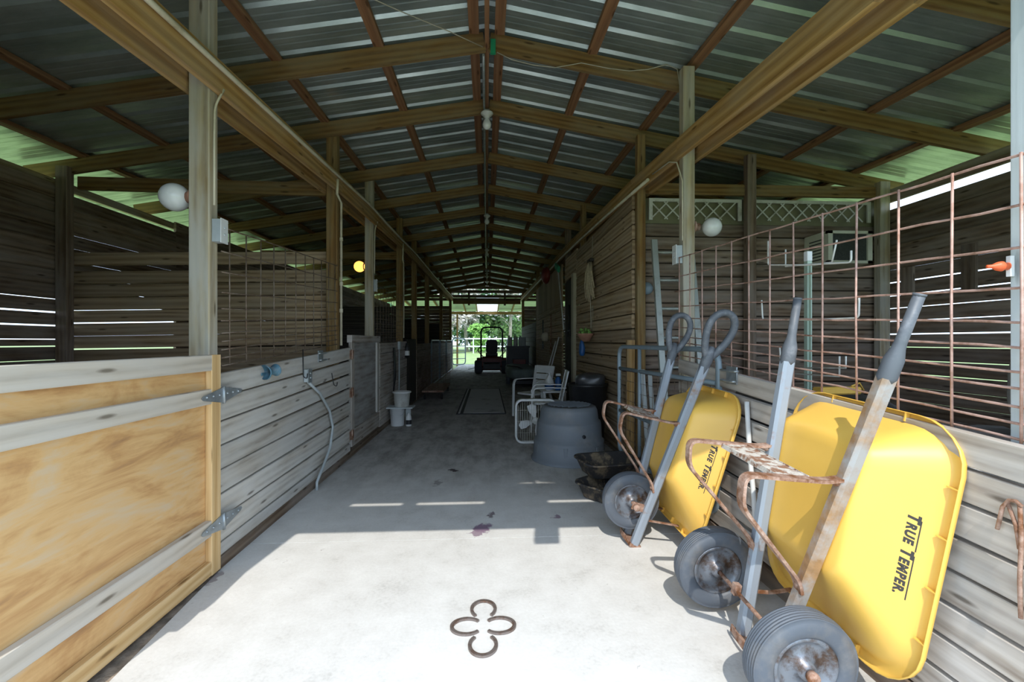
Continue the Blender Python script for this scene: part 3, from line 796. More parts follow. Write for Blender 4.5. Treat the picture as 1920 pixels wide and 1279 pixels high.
    for sg in (1, -1):
      nb = MB(); nb.strap(rounded([(sg*(wd_(.2)), .04, .2), (sg*.12, .12, .215), (sg*.14, .236, .235)], .03), .022, .006, (1, 0, 0))
      nb.build('nose_brace', 'rust', t, world=False)
    fp = MB(); fp.beam((-wd_(0)-.03, .018, .012), (wd_(0)+.03, .018, .012), .075, .022, up=(0, 0, 1))
    fp.strap(rounded([(-wd_(0)-.02, -.03, .03), (0, -.05, .035), (wd_(0)+.02, -.03, .03)], .05), .03, .006, (0, 0, 1))
    fp.build('nose_guard', 'rust', t, world=False)
    for ch in t.children: pass
    return t
M['brace'] = worn('chipped_white_rust', (.6, .56, .5), (.33, .17, .1), .46, .56, 24, .75, .1, .25)
barrow('yellow wheelbarrow with two wheels and straight grips, standing on end nearest the barn front', (1.145, 1.915, .004), R(9.3), R(3.5), False, True, 'one', tw=1.13, to=.045, skew=.11)
barrow('yellow wheelbarrow with one wheel and loop grips, standing on end by the tube gate', (.955, 3.05, .004), R(17.0), R(2.0), True, False, 'none', tw=1.05, to=.02)

# ------------------------------------------------------------------ tub, pans, trash can
tb = thing('stock_tub', 'big grey ribbed tub turned upside down on the aisle floor', 'tub', (.95, 5.24, 0))
b = MB(); Z1 = .625
prof = [(.435, 0), (.44, .02), (.415, .03), (.405, .2), (.40, .235), (.378, .245), (.368, .42), (.362, .445), (.34, .455), (.325, .57), (.305, .61), (.27, Z1), (.265, Z1-.012), (.0, Z1-.012)]
b.lathe(prof, (.95, 5.24, 0), (0, 0, 1), 56)
b.build('body', 'tub', tb)
b = MB()
for k in range(-4, 5):
    L = math.sqrt(max(0, .24**2 - (k*.055)**2)); dx = math.cos(R(35)); dy = math.sin(R(35))
    c0 = V((.95 - dy*k*.055, 5.24 + dx*k*.055, Z1+.004)); b.beam(c0 - V((dx, dy, 0))*L, c0 + V((dx, dy, 0))*L, .016, .014)
b.build('base_rib', 'tub', tb)
for a in (200, 255, 310): 
    b = MB(); q = V((.95+.40*math.cos(R(a)), 5.24+.40*math.sin(R(a)), 0)); b.beam(q + V((0, 0, .02)), q + V((0, 0, .2)), .05, .02, up=(math.cos(R(a)), math.sin(R(a)), 0), ch=.008); b.build('side_rib', 'tub', tb)
b = MB(); b.lathe([(0, 0), (.018, 0), (.018, .02), (0, .02)], (.95+.372*math.cos(R(285)), 5.24+.372*math.sin(R(285)), .32), (math.cos(R(285)), math.sin(R(285)), 0), 12); b.build('drain_plug', 'black', tb)
def pan(c, rz_, label, tilt=0):
    b = MB()
    rr = lambda hx, hy, r, z: [(x, y, z) for x, y in rrect(0, 0, hx, hy, r, 6)]
    b.loft([rr(.19, .14, .06, 0), rr(.215, .165, .08, .012), rr(.262, .205, .1, .125), rr(.282, .225, .11, .13), rr(.28, .223, .11, .142), rr(.255, .198, .1, .14), rr(.205, .155, .08, .03), rr(.17, .12, .06, .022)], cap0=True, cap1=True)
    o = b.build('feed_pan', 'pan', label=label, cat='feed pan', group='black rubber feed pans', org=(0, 0, 0)); o.location = c; o.rotation_euler = (tilt, 0, rz_); return o
pan((1.08, 3.93, .0), R(38), 'muddy black rubber feed pan on the floor, underneath the other pan')
pan((1.11, 4.12, .145), R(12), 'muddy black rubber feed pan lying on top of another pan', R(1))
tc_ = thing('trash_can', 'black plastic trash can against the feed room wall behind the grey tub', 'trash can', (1.33, 5.95, 0))
b = MB(); b.lathe([(.0, .01), (.2, .0), (.205, .02), (.25, .76), (.265, .77), (.265, .8), (.245, .8), (.2, .05), (0, .05)], (1.33, 5.95, 0), seg=36); b.build('body', 'black', tc_)
b = MB(); b.lumps((1.16, 5.78, .72), (1.52, 6.12, .92), amp=.05, seed=3); b.build('bin_liner', 'tarp', tc_)

# ------------------------------------------------------------------ box fan
fx, fy = .65, 6.05
f = thing('box_fan', 'white box fan standing on the floor beside the grey tub', 'fan', (fx, fy, 0))
rr = [(fx + x, fy, .295 + z) for x, z in rrect(0, 0, .265, .28, .085, 7)]
b = MB(); b.sweep(rr, [(-.012, -.055), (.012, -.055), (.012, .055), (-.012, .055)], True, (0, 1, 0)); b.build('housing', 'white', f)
b = MB()
for k in range(17): 
    x = -.24 + .03*k; hz = .265 if abs(x) < .19 else .22; b.tube([(fx+x, fy-.05, .295-hz), (fx+x, fy-.05, .295+hz)], .0022, 5)
for z in (-.15, 0, .15): b.tube([(fx-.255, fy-.048, .295+z), (fx+.255, fy-.048, .295+z)], .0022, 5)
b.build('grille', 'whiteold', f)
b = MB(); b.lathe([(0, -.03), (.045, -.025), (.05, .02), (0, .03)], (fx, fy, .295), (0, 1, 0), 20); b.build('hub', 'white', f)
for k in range(4):
    a0 = R(20 + 90*k); b = MB(); pl = []
    for (r_, a_, yo) in ((.04, -.35, 0), (.12, -.42, -.012), (.2, -.36, -.018), (.235, -.1, -.01), (.225, .18, .008), (.16, .3, .016), (.08, .28, .012), (.04, .3, .006)):
        pl.append((fx + r_*math.cos(a0+a_), fy + yo, .295 + r_*math.sin(a0+a_)))
    b.prism(pl, (0, .004, 0)); b.build('blade', 'white', f)

# ------------------------------------------------------------------ white chairs, table and bottles
def chair(label, loc, rz_):
    t = thing('garden_chair', label, 'chair', loc, 'white plastic garden chairs')
    rr = lambda hx, hy, r, z, cy: [(x, y, z + .02*((y-cy)/hy if False else 0)) for x, y in rrect(0, cy, hx, hy, r, 5)]
    MB().loft([rr(.215, .205, .06, .40, 0), rr(.225, .215, .07, .415, 0), rr(.215, .205, .06, .43, 0)], cap0=True, cap1=True).build('seat', 'white', t, world=False)
    bk = MB(); lean_ = .22
    def bp(x, z): return V((x, .2 + lean_*(z-.42), z))
    for z0, z1 in ((.45, .64), (.658, .755), (.772, .905)):
        for_ = [bp(-.2, z0), bp(.2, z0), bp(.215, z1), bp(-.215, z1)]; bk.prism(for_, (0, .014, 0))
    for sg in (1, -1): bk.beam(bp(sg*.205, .4), bp(sg*.225, .9), .05, .02, up=(0, 1, 0))
    bk.build('backrest', 'white', t, world=False)
    for sg in (1, -1):
        a = MB(); a.strap(rounded([(sg*.25, .27, .66), (sg*.27, .05, .665), (sg*.27, -.2, .66), (sg*.265, -.235, .55)], .06), .05, .014, (1, 0, 0)); a.build('armrest', 'white', t, world=False)
        lg = MB(); lg.beam((sg*.262, -.232, .58), (sg*.255, -.25, 0), .045, .03, up=(0, 1, 0), ch=.006); lg.build('leg', 'white', t, world=False)
        lg = MB(); lg.beam((sg*.225, .2, .45), (sg*.24, .33, 0), .045, .03, up=(0, 1, 0), ch=.006); lg.build('leg', 'white', t, world=False)
    t.rotation_euler = (0, 0, rz_); return t
chair('white plastic armchair facing across the aisle beside the floor mat', (.83, 8.2, 0), R(-52))
chair('white plastic armchair nearer the camera, seen from its side behind the grey tub', (.93, 7.0, 0), R(-95))
tt = thing('side_table', 'small white plastic table between the two garden chairs', 'table', (1.12, 7.65, 0))
MB().box((.92, 7.47, .5), (1.32, 7.83, .53), ch=.006).build('tabletop', 'white', tt)
for sx in (.95, 1.29):
    for sy in (7.5, 7.8): MB().box((sx-.02, sy-.02, 0), (sx+.02, sy+.02, .5)).build('leg', 'white', tt)
j = thing('jug', 'white cone-topped jug with blue label on the small table', 'jug', (1.05, 7.62, .532))
MB().lathe([(0, 0), (.075, 0), (.078, .01), (.078, .13), (.07, .16), (.022, .26), (.02, .275), (0, .275)], (1.05, 7.62, .532), seg=20).build('body', 'white', j)
MB().lathe([(.0795, .02), (.0795, .09)], (1.05, 7.62, .532), seg=20).build('label_band', 'blue', j)
MB().lathe([(0, .275), (.024, .275), (.024, .295), (0, .295)], (1.05, 7.62, .532), seg=14).build('cap', 'white', j)
j = thing('spray_bottle', 'dark blue bottle with white trigger on the small table', 'bottle', (1.2, 7.62, .532))
MB().lathe([(0, 0), (.05, 0), (.055, .02), (.055, .17), (.03, .22), (.02, .23), (0, .23)], (1.2, 7.62, .532), seg=18).build('body', 'blue', j)
MB().box((1.16, 7.6, .77), (1.24, 7.64, .81), ch=.008).build('trigger', 'white', j)

# ------------------------------------------------------------------ tube gate, ladder, leaning poles
A = V((1.568, 3.0, 0)); B = V((1.42, 4.82, 0)); dr = (B-A).normalized(); Lg = (B-A).length
def gp(s_, z): return A + dr*s_ + V((0, 0, z))
tg = thing('tube_gate', 'blue-grey tubular steel gate standing open against the feed room corner', 'gate', tuple((A+B)/2))
b = MB(); b.tube(rounded([gp(0, .18), gp(0, 1.3), gp(Lg, 1.3), gp(Lg, .18)], .12, 6, True), .021, 10, closed=True); b.build('frame', 'gatetube', tg)
b = MB(); b.tube([gp(.02, 1.07), gp(Lg-.02, 1.07)], .018, 8); b.build('rail', 'gatetube', tg)
b = MB(); b.tube([gp(.02, .62), gp(Lg-.02, .62)], .018, 8); b.build('rail', 'gatetube', tg)
b = MB(); b.tube([gp(1.3, .19), gp(1.3, 1.29)], .018, 8); b.build('upright', 'gatetube', tg)
b = MB()
for k in range(1, 18): b.tube([gp(Lg*k/18, .2), gp(Lg*k/18, 1.06)], .0022, 5)
for k in range(9): b.tube([gp(.02, .25+.1*k), gp(Lg-.02, .25+.1*k)], .0022, 5)
b.build('wire_mesh', 'wire', tg)
ld = thing('ladder', 'aluminium ladder leaning on the feed room front wall', 'ladder', (2.0, 4.5, 0))
f0, f1 = V((1.80, 4.4, 0)), V((1.80, 4.82, 2.45)); off = V((.40, 0, 0))
for k in range(2):
    b = MB(); b.beam(f0 + off*k, f1 + off*k, .06, .04, up=(0, 1, 0)); b.build('rail', 'alu', ld)
for k in range(8):
    q = f0 + (f1-f0)*((k+.55)/8); b = MB(); b.tube([q + V((.012, 0, 0)), q + off - V((.012, 0, 0))], .016, 8); b.build('rung', 'alu', ld)
b = MB(); b.beam((1.585, 4.98, 0), (1.585, 4.95, 1.37), .085, .05, up=(0, 1, 0)); b.build('timber_stud', 'beam', label='pale cut-off stud standing at the feed room corner behind the tube gate', cat='timber')
for k, (x, z) in enumerate(((1.66, 1.05), (1.74, 1.0))):
    b = MB(); b.beam((x, 4.58, 0), (x+.02, 4.84, z), .045, .02, up=(0, 1, 0)); b.build('timber_strip', 'greypost', label=('white strip of wood leaning behind the tube gate, nearer the aisle' , 'white strip of wood leaning behind the tube gate, nearer the ladder')[k], cat='timber', group='white strips behind the gate')
# far right handle of a lead hooked between wall and rail: pale conduit behind the near barrow
b = MB(); b.tube(rounded([(1.54, 2.62, 1.0), (1.545, 2.6, .7), (1.53, 2.52, .4), (1.5, 2.46, .02)], .2, 6), .014, 8); b.build('hose', 'white', label='white hose hanging down the right wall behind the nearest wheelbarrow', cat='hose')

# ------------------------------------------------------------------ lamps and boxes
def globe(c, px, r, mat, label, side):
    t = thing('globe_lamp', label, 'lamp', c)
    MB().ball(c, r, 28).build('globe', mat, t)
    e = V(px)
    MB().lathe([(0, 0), (.05, 0), (.05, .012), (.035, .02), (.033, .05), (0, .05)], e, V(c)-e, 20).build('base', 'pink' if side < 0 else 'rust', t)
    return t
c = P(328, 370, Y=2.86); globe(c, (-1.772, 2.86, c.z), .083, 'globe', 'white globe lamp on the grey post behind the plywood gate', -1)
c = P(678, 500, Y=6.77); c.x = -1.862; globe(c, (-1.79, 6.77, c.z), .08, 'amber', 'glowing amber globe lamp on the post beyond the stall door', -1)
c = P(1335, 426, Y=3.77); globe(c, (1.748, 3.77, c.z), .08, 'globe', 'white globe lamp on the post beside the rusty wire panel', 1)
def swbox(lo, hi, label, face, plate_mat='white'):
    lo = V(lo); hi = V(hi); t = thing('switch_box', label, 'switch', ((lo+hi)/2)[:2] + (lo.z,))
    MB().box(lo, hi, ch=.004).build('box', 'boxgrey', t)
    c_ = (lo+hi)/2
    b = MB()
    if face == 'front':
        b.box((lo.x-.004, lo.y-.006, lo.z-.006), (hi.x+.004, lo.y, hi.z+.006)); q = [(c_.x, lo.y-.007, c_.z+dz) for dz in (-.02, .02)]
    elif face == 'right':
        b.box((hi.x, lo.y-.004, lo.z-.006), (hi.x+.006, hi.y+.004, hi.z+.006)); q = [(hi.x+.007, c_.y, c_.z+dz) for dz in (-.02, .02)]
    else:
        b.box((lo.x-.006, lo.y-.004, lo.z-.006), (lo.x, hi.y+.004, hi.z+.006)); q = [(lo.x-.007, c_.y, c_.z+dz) for dz in (-.02, .02)]
    b.build('cover_plate', plate_mat, t)
    for z in q: MB().ball(z, .007, 8).build('screw', 'boxgrey', t)
    return t
q = P(409, 455, X=-1.63); swbox((-1.648, 2.82, q.z), (-1.595, 2.885, q.z+.135), 'grey switch box with white cover on the post behind the plywood gate', 'right')
q = P(1283, 492, X=1.64); swbox((1.59, 3.74, q.z), (1.643, 3.81, q.z+.15), 'grey switch box on the post beside the ladder', 'left')
q = P(706, 548, X=-1.64); swbox((-1.652, 6.74, q.z), (-1.615, 6.8, q.z+.17), 'pale switch box on the post with the amber lamp', 'right')
q = P(575, 718, X=-1.59); swbox((-1.598, q.y-.05, q.z+.01), (-1.56, q.y+.03, q.z+.12), 'outlet box with two sockets on the left plank wall', 'right', 'galv')
cq = V((-1.57, q.y-.01, q.z+.005))
pts = [cq] + [P(x, y, X=-1.57) for x, y in ((600, 738), (618, 770), (624, 800))] + [P(x, y, X=-1.55) for x, y in ((619, 840), (604, 880), (594, 905))] + [V((-1.54, P(590, 925, X=-1.55).y, .0))]
b = MB(); b.tube(pts[:-1] + [V((pts[-2].x, pts[-2].y, .0))], .013, 10); b.build('conduit', 'boxgrey', label='grey flexible conduit curving from the outlet box down to the floor', cat='conduit')
for (xa, ya, xb, yb, lb) in ((568, 655, 569, 707, 'thin wire hook on the left plank wall above the outlet box'), (622, 700, 626, 722, 'small dark hook on the left plank wall under the metal latch')):
    b = MB(); p_ = P(xa, ya, X=-1.592); q_ = P(xb, yb, X=-1.592); b.tube(rounded([p_, q_, q_ + V((.03, .0, -.015)), q_ + V((.035, 0, .03))], .015), .0045, 6)
    b.build('wall_hook', 'black', label=lb, cat='hook')
# blue cup and metal latch on the left wall
q = P(507, 695, X=-1.58)
t = thing('bucket_hook', 'slate blue plastic holder fixed to the top board of the left wall', 'holder', q)
MB().lathe([(.05, -.035), (.055, -.03), (.035, .0), (.028, .03), (.03, .07), (.045, .08), (.045, .085), (0, .085), ], q + V((.01, -.06, -.005)), (.25, 1, .1), 20).build('cup', 'slateblue', t)
MB().box(q + V((-.018, -.1, -.03)), q + V((-.012, .1, -.01))).build('bracket', 'slateblue', t)
def latch(q, s_, label):
    t = thing('gate_latch', label, 'latch', q)
    b = MB(); b.box(q + V((-.004, -.06, -.055)), q + V((.004, .06, .055))); b.build('plate', 'galv', t)
    b = MB(); b.tube(rounded([q + V((s_*.008, -.09, .03)), q + V((s_*.03, -.09, .03)), q + V((s_*.03, .09, .03)), q + V((s_*.008, .09, .03))], .02), .008, 8)
    b.tube(rounded([q + V((s_*.01, -.07, -.035)), q + V((s_*.035, -.07, -.035)), q + V((s_*.035, .08, -.035)), q + V((s_*.01, .08, -.035))], .02), .008, 8); b.build('bolt', 'galv', t)
latch(P(601, 668, X=-1.594), 1, 'metal latch on the left plank wall beside the stall door')
latch(P(1372, 704, X=1.558), -1, 'metal latch on the top board of the right wall by the loop-grip wheelbarrow')
# rusty hardware at the right edge
b = MB()
for pp in ([(1870, 992), (1880, 950), (1892, 938), (1905, 940), (1916, 950)], [(1888, 940), (1905, 985), (1912, 1030)], [(1912, 945), (1915, 1010), (1912, 1090), (1914, 1160)]):
    b.tube([P(x, y, X=1.55 - .008*(i % 2)) for i, (x, y) in enumerate(pp)], .0055, 8)
b.build('chain_latch', 'rust', label='rusty bent iron latch at the right edge of the right plank wall', cat='latch')
# orange nozzle on the front right post
q = P(1893, 500, X=1.64)
t = thing('nozzle_holder', 'white bracket with an orange nozzle on the pale front right post', 'nozzle', q)
MB().box(q + V((-.012, -.012, -.032)), q + V((.002, .0, .032))).build('bracket', 'white', t)
MB().lathe([(0, 0), (.012, 0), (.011, .012), (.016, .018), (.014, .03), (.006, .045), (.005, .06), (0, .06)], q + V((-.013, -.006, 0)), (-1, .15, 0), 14).build('nozzle', 'orange', t)

# ------------------------------------------------------------------ pipes and cables
pipe = [( -1.584, y, lerp(LP, y) + .135) for y in (1.35, 2.4, 3.6, 5.0)] + [(-1.584, y, lerp(LP, y) + .15 + .02*math.sin(y*1.3)) for y in (6.2, 7.4, 8.6, 10, 12, 14, 16, 18, 20, 21.5)]
b = MB(); b.tube(pipe, .016, 8); b.build('conduit', 'pvc', label='long white conduit running along the left plate beam', cat='conduit', org=(-1.6, 10, 3))
def zl(y): return lerp(LP, y)
b = MB(); b.tube([(-1.59, 4.95, zl(4.95)+.098), (-1.597, 4.95, 2.93), (-1.632, 5.2, 2.91), (-1.632, 5.2, 1.31)], .014, 8)
for z in (2.5, 2.0, 1.7): b.lathe([(.02, -.02), (.02, .02)], (-1.632, 5.2, z), seg=10)
b.build('water_pipe', 'pvc', label='white pipe running down the post next to the small grey stall door', cat='pipe')
b = MB(); b.tube([(-1.587, 8.75, zl(8.75)+.09), (-1.597, 8.75, 2.9), (-1.634, 9.05, 2.88), (-1.634, 9.05, 1.42)], .014, 8); b.build('water_pipe', 'pvc', label='white pipe running down the post behind the white buckets', cat='pipe')
b = MB(); b.tube(rounded([(-1.597, 2.86, zl(2.86)+.03), (-1.64, 2.84, 2.78), (-1.643, 2.84, 2.6), (-1.643, 2.84, 2.18)], .05), .007, 6); b.build('cable', 'pvc', label='pale cable running down the grey post to its switch box', cat='cable')
b = MB(); b.tube(rounded([(-1.597, 6.75, zl(6.75)+.05), (-1.64, 6.77, 3.0), (-1.645, 6.77, 2.5), (-1.645, 6.77, 2.35)], .06), .008, 6); b.build('cable', 'pvc', label='pale cable running down the amber lamp post to its switch box', cat='cable')
b = MB(); b.tube([(1.592, y, lerp(RP, y) + .02 + .01*math.sin(y*3)) for y in (4.3, 3.9)] + [(1.592, 3.74, 2.86), (1.632, 3.72, 2.7), (1.634, 3.72, 2.2)], .006, 6); b.build('cable', 'pvc', label='thin cable under the right plate beam, dropping down the post by the ladder', cat='cable')
b = MB(); b.tube([(1.583, y, lerp(RP, y) + .0) for y in (4.4, 6, 8, 10, 12, 14, 16, 18, 20, 21.4)], .016, 8); b.build('conduit', 'pvc', label='long conduit running along the right plate beam into the barn', cat='conduit', org=(1.6, 12, 3))
b = MB(); b.tube([P(690, -6, Y=3.3), P(760, 25, Y=3.5), P(840, 58, Y=3.7), P(905, 88, Y=3.9)], .004, 5); b.build('cable', 'twine', label='thin pale wire crossing the left roof slope towards the ridge', cat='cable')
b = MB(); pts = [P(x, y, Y=3.91) for x, y in ((932, 98), (960, 112), (1000, 122), (1040, 127), (1090, 118), (1140, 128), (1180, 133), (1215, 130), (1250, 121), (1270, 130), (1275, 165), (1276, 250))]
b.tube(pts, .004, 5); b.build('cable', 'twine', label='thin wire drooping along the right rafter to the post by the ladder', cat='cable')
b = MB(); b.tube([(-.03, y, rz(y) - .02) for y in (3.97, 5.0, 6.5, 8, 10, 13, 16)], .012, 8); b.build('conduit', 'galv', label='dark metal conduit running along under the ridge beam', cat='conduit', org=(0, 10, 3.9))

def bulb(y, label, s=1.0):
    z = rz(y) - .03; t = thing('ceiling_lamp', label, 'lamp', (0, y, z - .2*s), 'bare bulbs under the ridge')
    MB().box((-.03*s, y-.03*s, z-.03*s), (.03*s, y+.03*s, z+.0), ch=.004).build('box', 'galv', t)
    MB().lathe([(0, 0), (.065*s, 0), (.068*s, -.012*s), (.05*s, -.03*s), (.03*s, -.04*s), (.028*s, -.06*s), (0, -.06*s)], (0, y, z-.03*s), seg=20).build('holder', 'whiteold', t)
    MB().lathe([(.02*s, -.055*s), (.024*s, -.075*s), (.04*s, -.1*s), (.048*s, -.13*s), (.04*s, -.16*s), (.02*s, -.178*s), (0, -.18*s)], (0, y, z-.03*s), seg=18).build('bulb', 'globe', t)
bulb(4.95, 'bare bulb lamp hanging under the ridge, the large one nearest the camera')
bulb(9.15, 'bare bulb lamp under the ridge, second one into the barn')
bulb(12.6, 'bare bulb lamp under the ridge, third one into the barn')
bulb(17, 'bare bulb lamp under the ridge, deepest in the barn')
b = MB(); b.box((.03, 3.9, 3.83), (.075, 3.93, 3.95), ch=.004); b.build('junction_box', 'green', label='small greenish box on the first rafter pair beside the ridge', cat='box')

# ------------------------------------------------------------------ feed room front: lattice, air conditioner
def lattice(x0, x1, z0, z1, y, label):
    b = MB(); b.box((x0, y-.012, z1-.035), (x1, y+.006, z1))
    for x in (x0, x1-.04): b.box((x, y-.012, z0-.01), (x+.04, y+.006, z1-.035))
    h = z1-.035-z0; n = int((x1-x0)/.155)
    for k in range(n):
        xa = x0 + .02 + k*.155; xb = xa + h*1.0
        if xb < x1-.02:
            b.beam((xa, y-.008, z0), (xb, y-.008, z1-.035), .014, .006, up=(0, 1, 0)); b.beam((xb, y+.0, z0), (xa, y+.0, z1-.035), .014, .006, up=(0, 1, 0))
    return b.build('lattice_panel', 'whiteold', label=label, cat='lattice')
lattice(1.80, 2.86, 2.72, 2.95, 4.975, 'white lattice strip at the top of the feed room wall beside the globe lamp')
lattice(2.99, 4.38, 2.72, 2.95, 4.975, 'white lattice strip at the top of the feed room wall above the air conditioner')
q0 = P(1553, 432, Y=4.62); q1 = P(1636, 494, Y=4.62)
t = thing('air_conditioner', 'cream window air conditioner on the feed room wall behind the rusty wire panel', 'air conditioner', (q0.x+.3, 4.8, q1.z))
MB().box((q0.x, 4.66, q1.z), (q1.x, 4.985, q0.z), ch=.01).build('body', 'acfront', t)
b = MB(); b.box((q0.x+.0, 4.62, q1.z), (q0.x+.05, 4.66, q0.z)); b.box((q1.x-.05, 4.62, q1.z), (q1.x, 4.66, q0.z)); b.box((q0.x, 4.62, q0.z-.03), (q1.x, 4.66, q0.z)); b.box((q0.x, 4.62, q1.z), (q1.x, 4.66, q1.z+.03)); b.build('bezel', 'acfront', t)
b = MB(); b.box((q0.x+.05, 4.64, q1.z+.03), (q1.x-.05, 4.655, q0.z-.03)); b.build('coil_grille', 'acdark', t)
b = MB()
for k in range(7): b.box((q0.x-.004, 4.70, q1.z+.05+.035*k), (q0.x, 4.9, q1.z+.062+.035*k))
b.build('vent_slot', 'acdark', t)

# ------------------------------------------------------------------ right stall contents
def rack(px, X, label, pr=()):
    b = MB(); p3 = [P(x, y, X=X) for x, y in px]; b.tube(rounded(p3, .02), .0045, 6)
    for line in pr: b.tube([P(x, y, X=X+.12) for x, y in line], .0045, 6)
    b.build('wire_rack', 'whiteold', label=label, cat='rack', group='white wire racks')
rack(((1440, 452), (1440, 497), (1510, 497), (1596, 492), (1596, 470)), 1.635, 'white wire rack hanging high on the wire panel below the air conditioner', (((1473, 468), (1473, 500), (1560, 492), (1569, 450)),))
rack(((1428, 563), (1430, 599), (1520, 600), (1610, 596), (1611, 556)), 1.635, 'white wire rack hanging in the middle of the wire panel')
rack(((1462, 652), (1464, 682)), 1.70, 'white wire rack low behind the wire panel', (((1450, 698), (1574, 706), (1574, 668)), ((1500, 690), (1586, 690), (1586, 668))))
q = P(1515, 490, Y=2.75)
t = thing('fence_stake', 'green steel stake with a white tip standing behind the wire panel', 'stake', (q.x, 2.75, 0))
MB().beam((q.x, 2.75, -.02), (q.x, 2.75, q.z), .03, .03, up=(0, 1, 0)).beam((q.x, 2.735, -.02), (q.x, 2.735, q.z-.03), .006, .03, up=(0, 1, 0)).build('stake', M['stake'] if 'stake' in M else 'gatetube', t)
MB().beam((q.x, 2.75, q.z+.001), (q.x, 2.75, q.z+.06), .032, .032, up=(0, 1, 0)).build('tip', 'white', t)
for k, (lo, hi, lb) in enumerate((((1.9, 1.7, -.02), (2.95, 2.52, .9), 'black tarp-wrapped bale behind the wire panel, nearest the front post'),
                                 ((1.95, 2.95, -.02), (3.0, 3.8, .95), 'black tarp-wrapped bale behind the wire panel, next to the green stake'),
                                 ((3.22, 1.8, -.02), (4.2, 2.8, .86), 'black tarp-wrapped bale deep in the right stall by the outer wall'))):
    b = MB(); b.lumps(lo, hi, amp=.06, seed=k+2, power=6); b.build('tarp_bale', 'tarp', label=lb, cat='bale', group='tarp-wrapped bales')
q = P(1570, 733, Y=2.9); b = MB(); b.beam(q + V((-.14, 0, 0)), q + V((.16, .03, 0)), .07, .05, ch=.01); b.tube([q + V((.1, 0, .03)), q + V((.17, .02, .05)), q + V((.2, .02, .0))], .006, 6); b.build('hand_saw', 'yellow', label='yellow tool lying on the tarp bale behind the wire panel', cat='tool')
t = thing('dust_cover', 'grey dusty quilted cover hanging over a stand behind the pale front right post', 'cover', (2.68, 2.05, 0))
MB().lumps((2.55, 1.9, .97), (2.95, 2.15, 1.5), amp=.05, seed=9, power=3).build('cover', 'dusty', t)
MB().lumps((2.5, 1.88, .97), (2.64, 2.1, 1.35), amp=.03, seed=4, power=3).build('hem', 'dusty', t)

# ------------------------------------------------------------------ feed room side wall: mop, basket, broom
q = P(1110, 492, X=1.60)
t = thing('mop_head', 'straw-coloured mop head hanging on the feed room wall over the aisle', 'mop', q)
b = MB()
for k in range(46):
    a = rnd.uniform(-1, 1); L = rnd.uniform(.4, .62); y1 = a*.3 + rnd.uniform(-.03, .03); x0 = rnd.uniform(-.05, 0)
    p0 = q + V((x0, a*.05, rnd.uniform(0, .03))); 
    b.tube([p0, p0 + V((-.03, y1*.45, -L*.35)), p0 + V((-.03, y1*.8, -L*.75)), p0 + V((-.02, y1, -L))], rnd.uniform(.008, .014), 6, scales=[.8, 1, 1, .5])
b.build('strands', 'straw', t)
MB().box(q + V((-.055, -.09, .0)), q + V((.01, .09, .05)), ch=.01).build('clamp', 'darkwood', t)
b = MB(); b.tube([q + V((0, .0, .05)), q + V((.01, .0, .4))], .004, 6); b.tube([q + V((-.02, .03, -.3)), q + V((-.01, .03, -1.0))], .006, 6); b.build('cord', 'twine', t)
q = P(1098, 628, X=1.50)
t = thing('hanging_basket', 'wicker basket with small white flowers and a blue rag hanging on the feed room wall', 'basket', q)
MB().lathe([(0, -.1), (.06, -.1), (.12, .0), (.13, .02), (.115, .02), (.06, -.08), (0, -.08)], q, seg=18).build('bowl', 'pink', t)
b = MB()
for k in range(14): b.ball(q + V((rnd.uniform(-.09, .09), rnd.uniform(-.09, .09), rnd.uniform(.03, .09))), rnd.uniform(.015, .03), 8)
b.build('flower', 'leaf2', t)
b = MB(); b.lumps(q + V((-.09, -.05, -.32)), q + V((-.02, .06, -.08)), amp=.02, seed=5, power=2.5); b.build('rag', 'blue', t)
b = MB(); b.tube([q + V((.1, -.05, .02)), q + V((.11, -.03, .45))], .003, 5); b.tube([q + V((.1, .07, .02)), q + V((.11, 0.02, .45))], .003, 5); b.build('cord', 'twine', t)
q = P(1213, 541, Y=4.97); b = MB(); b.ball(q, .07, 14, (1, .35, 1)); b.build('wall_disc', 'gatetube', label='round teal disc on the feed room wall behind the ladder', cat='disc')
# broom hung head up
q = P(1046, 505, X=1.56)
t = thing('broom', 'green broom hanging head up above the tool wall', 'broom', q)
h1 = P(1057, 618, X=1.58)
MB().tube([q, h1], .013, 8).build('handle', 'whiteold', t)
MB().beam(q + V((0, .3, .12)), q + V((0, -.12, -.02)), .06, .14, up=(0, 0, 1), ch=.02).build('head', 'green', t)
q = P(1028, 508, X=1.54); b = MB(); b.lathe([(0, 0), (.2, 0), (.22, .05), (.15, .12), (0, .14)], q + V((.1, 0, 0)), (-1, -.2, 0), 20); bmesh.ops.translate(b.bm, verts=b.bm.verts, vec=V((-.12, 0, -.12))); b.build('red_hood', 'red', label='dark red round metal hood hanging beside the green broom', cat='hood')
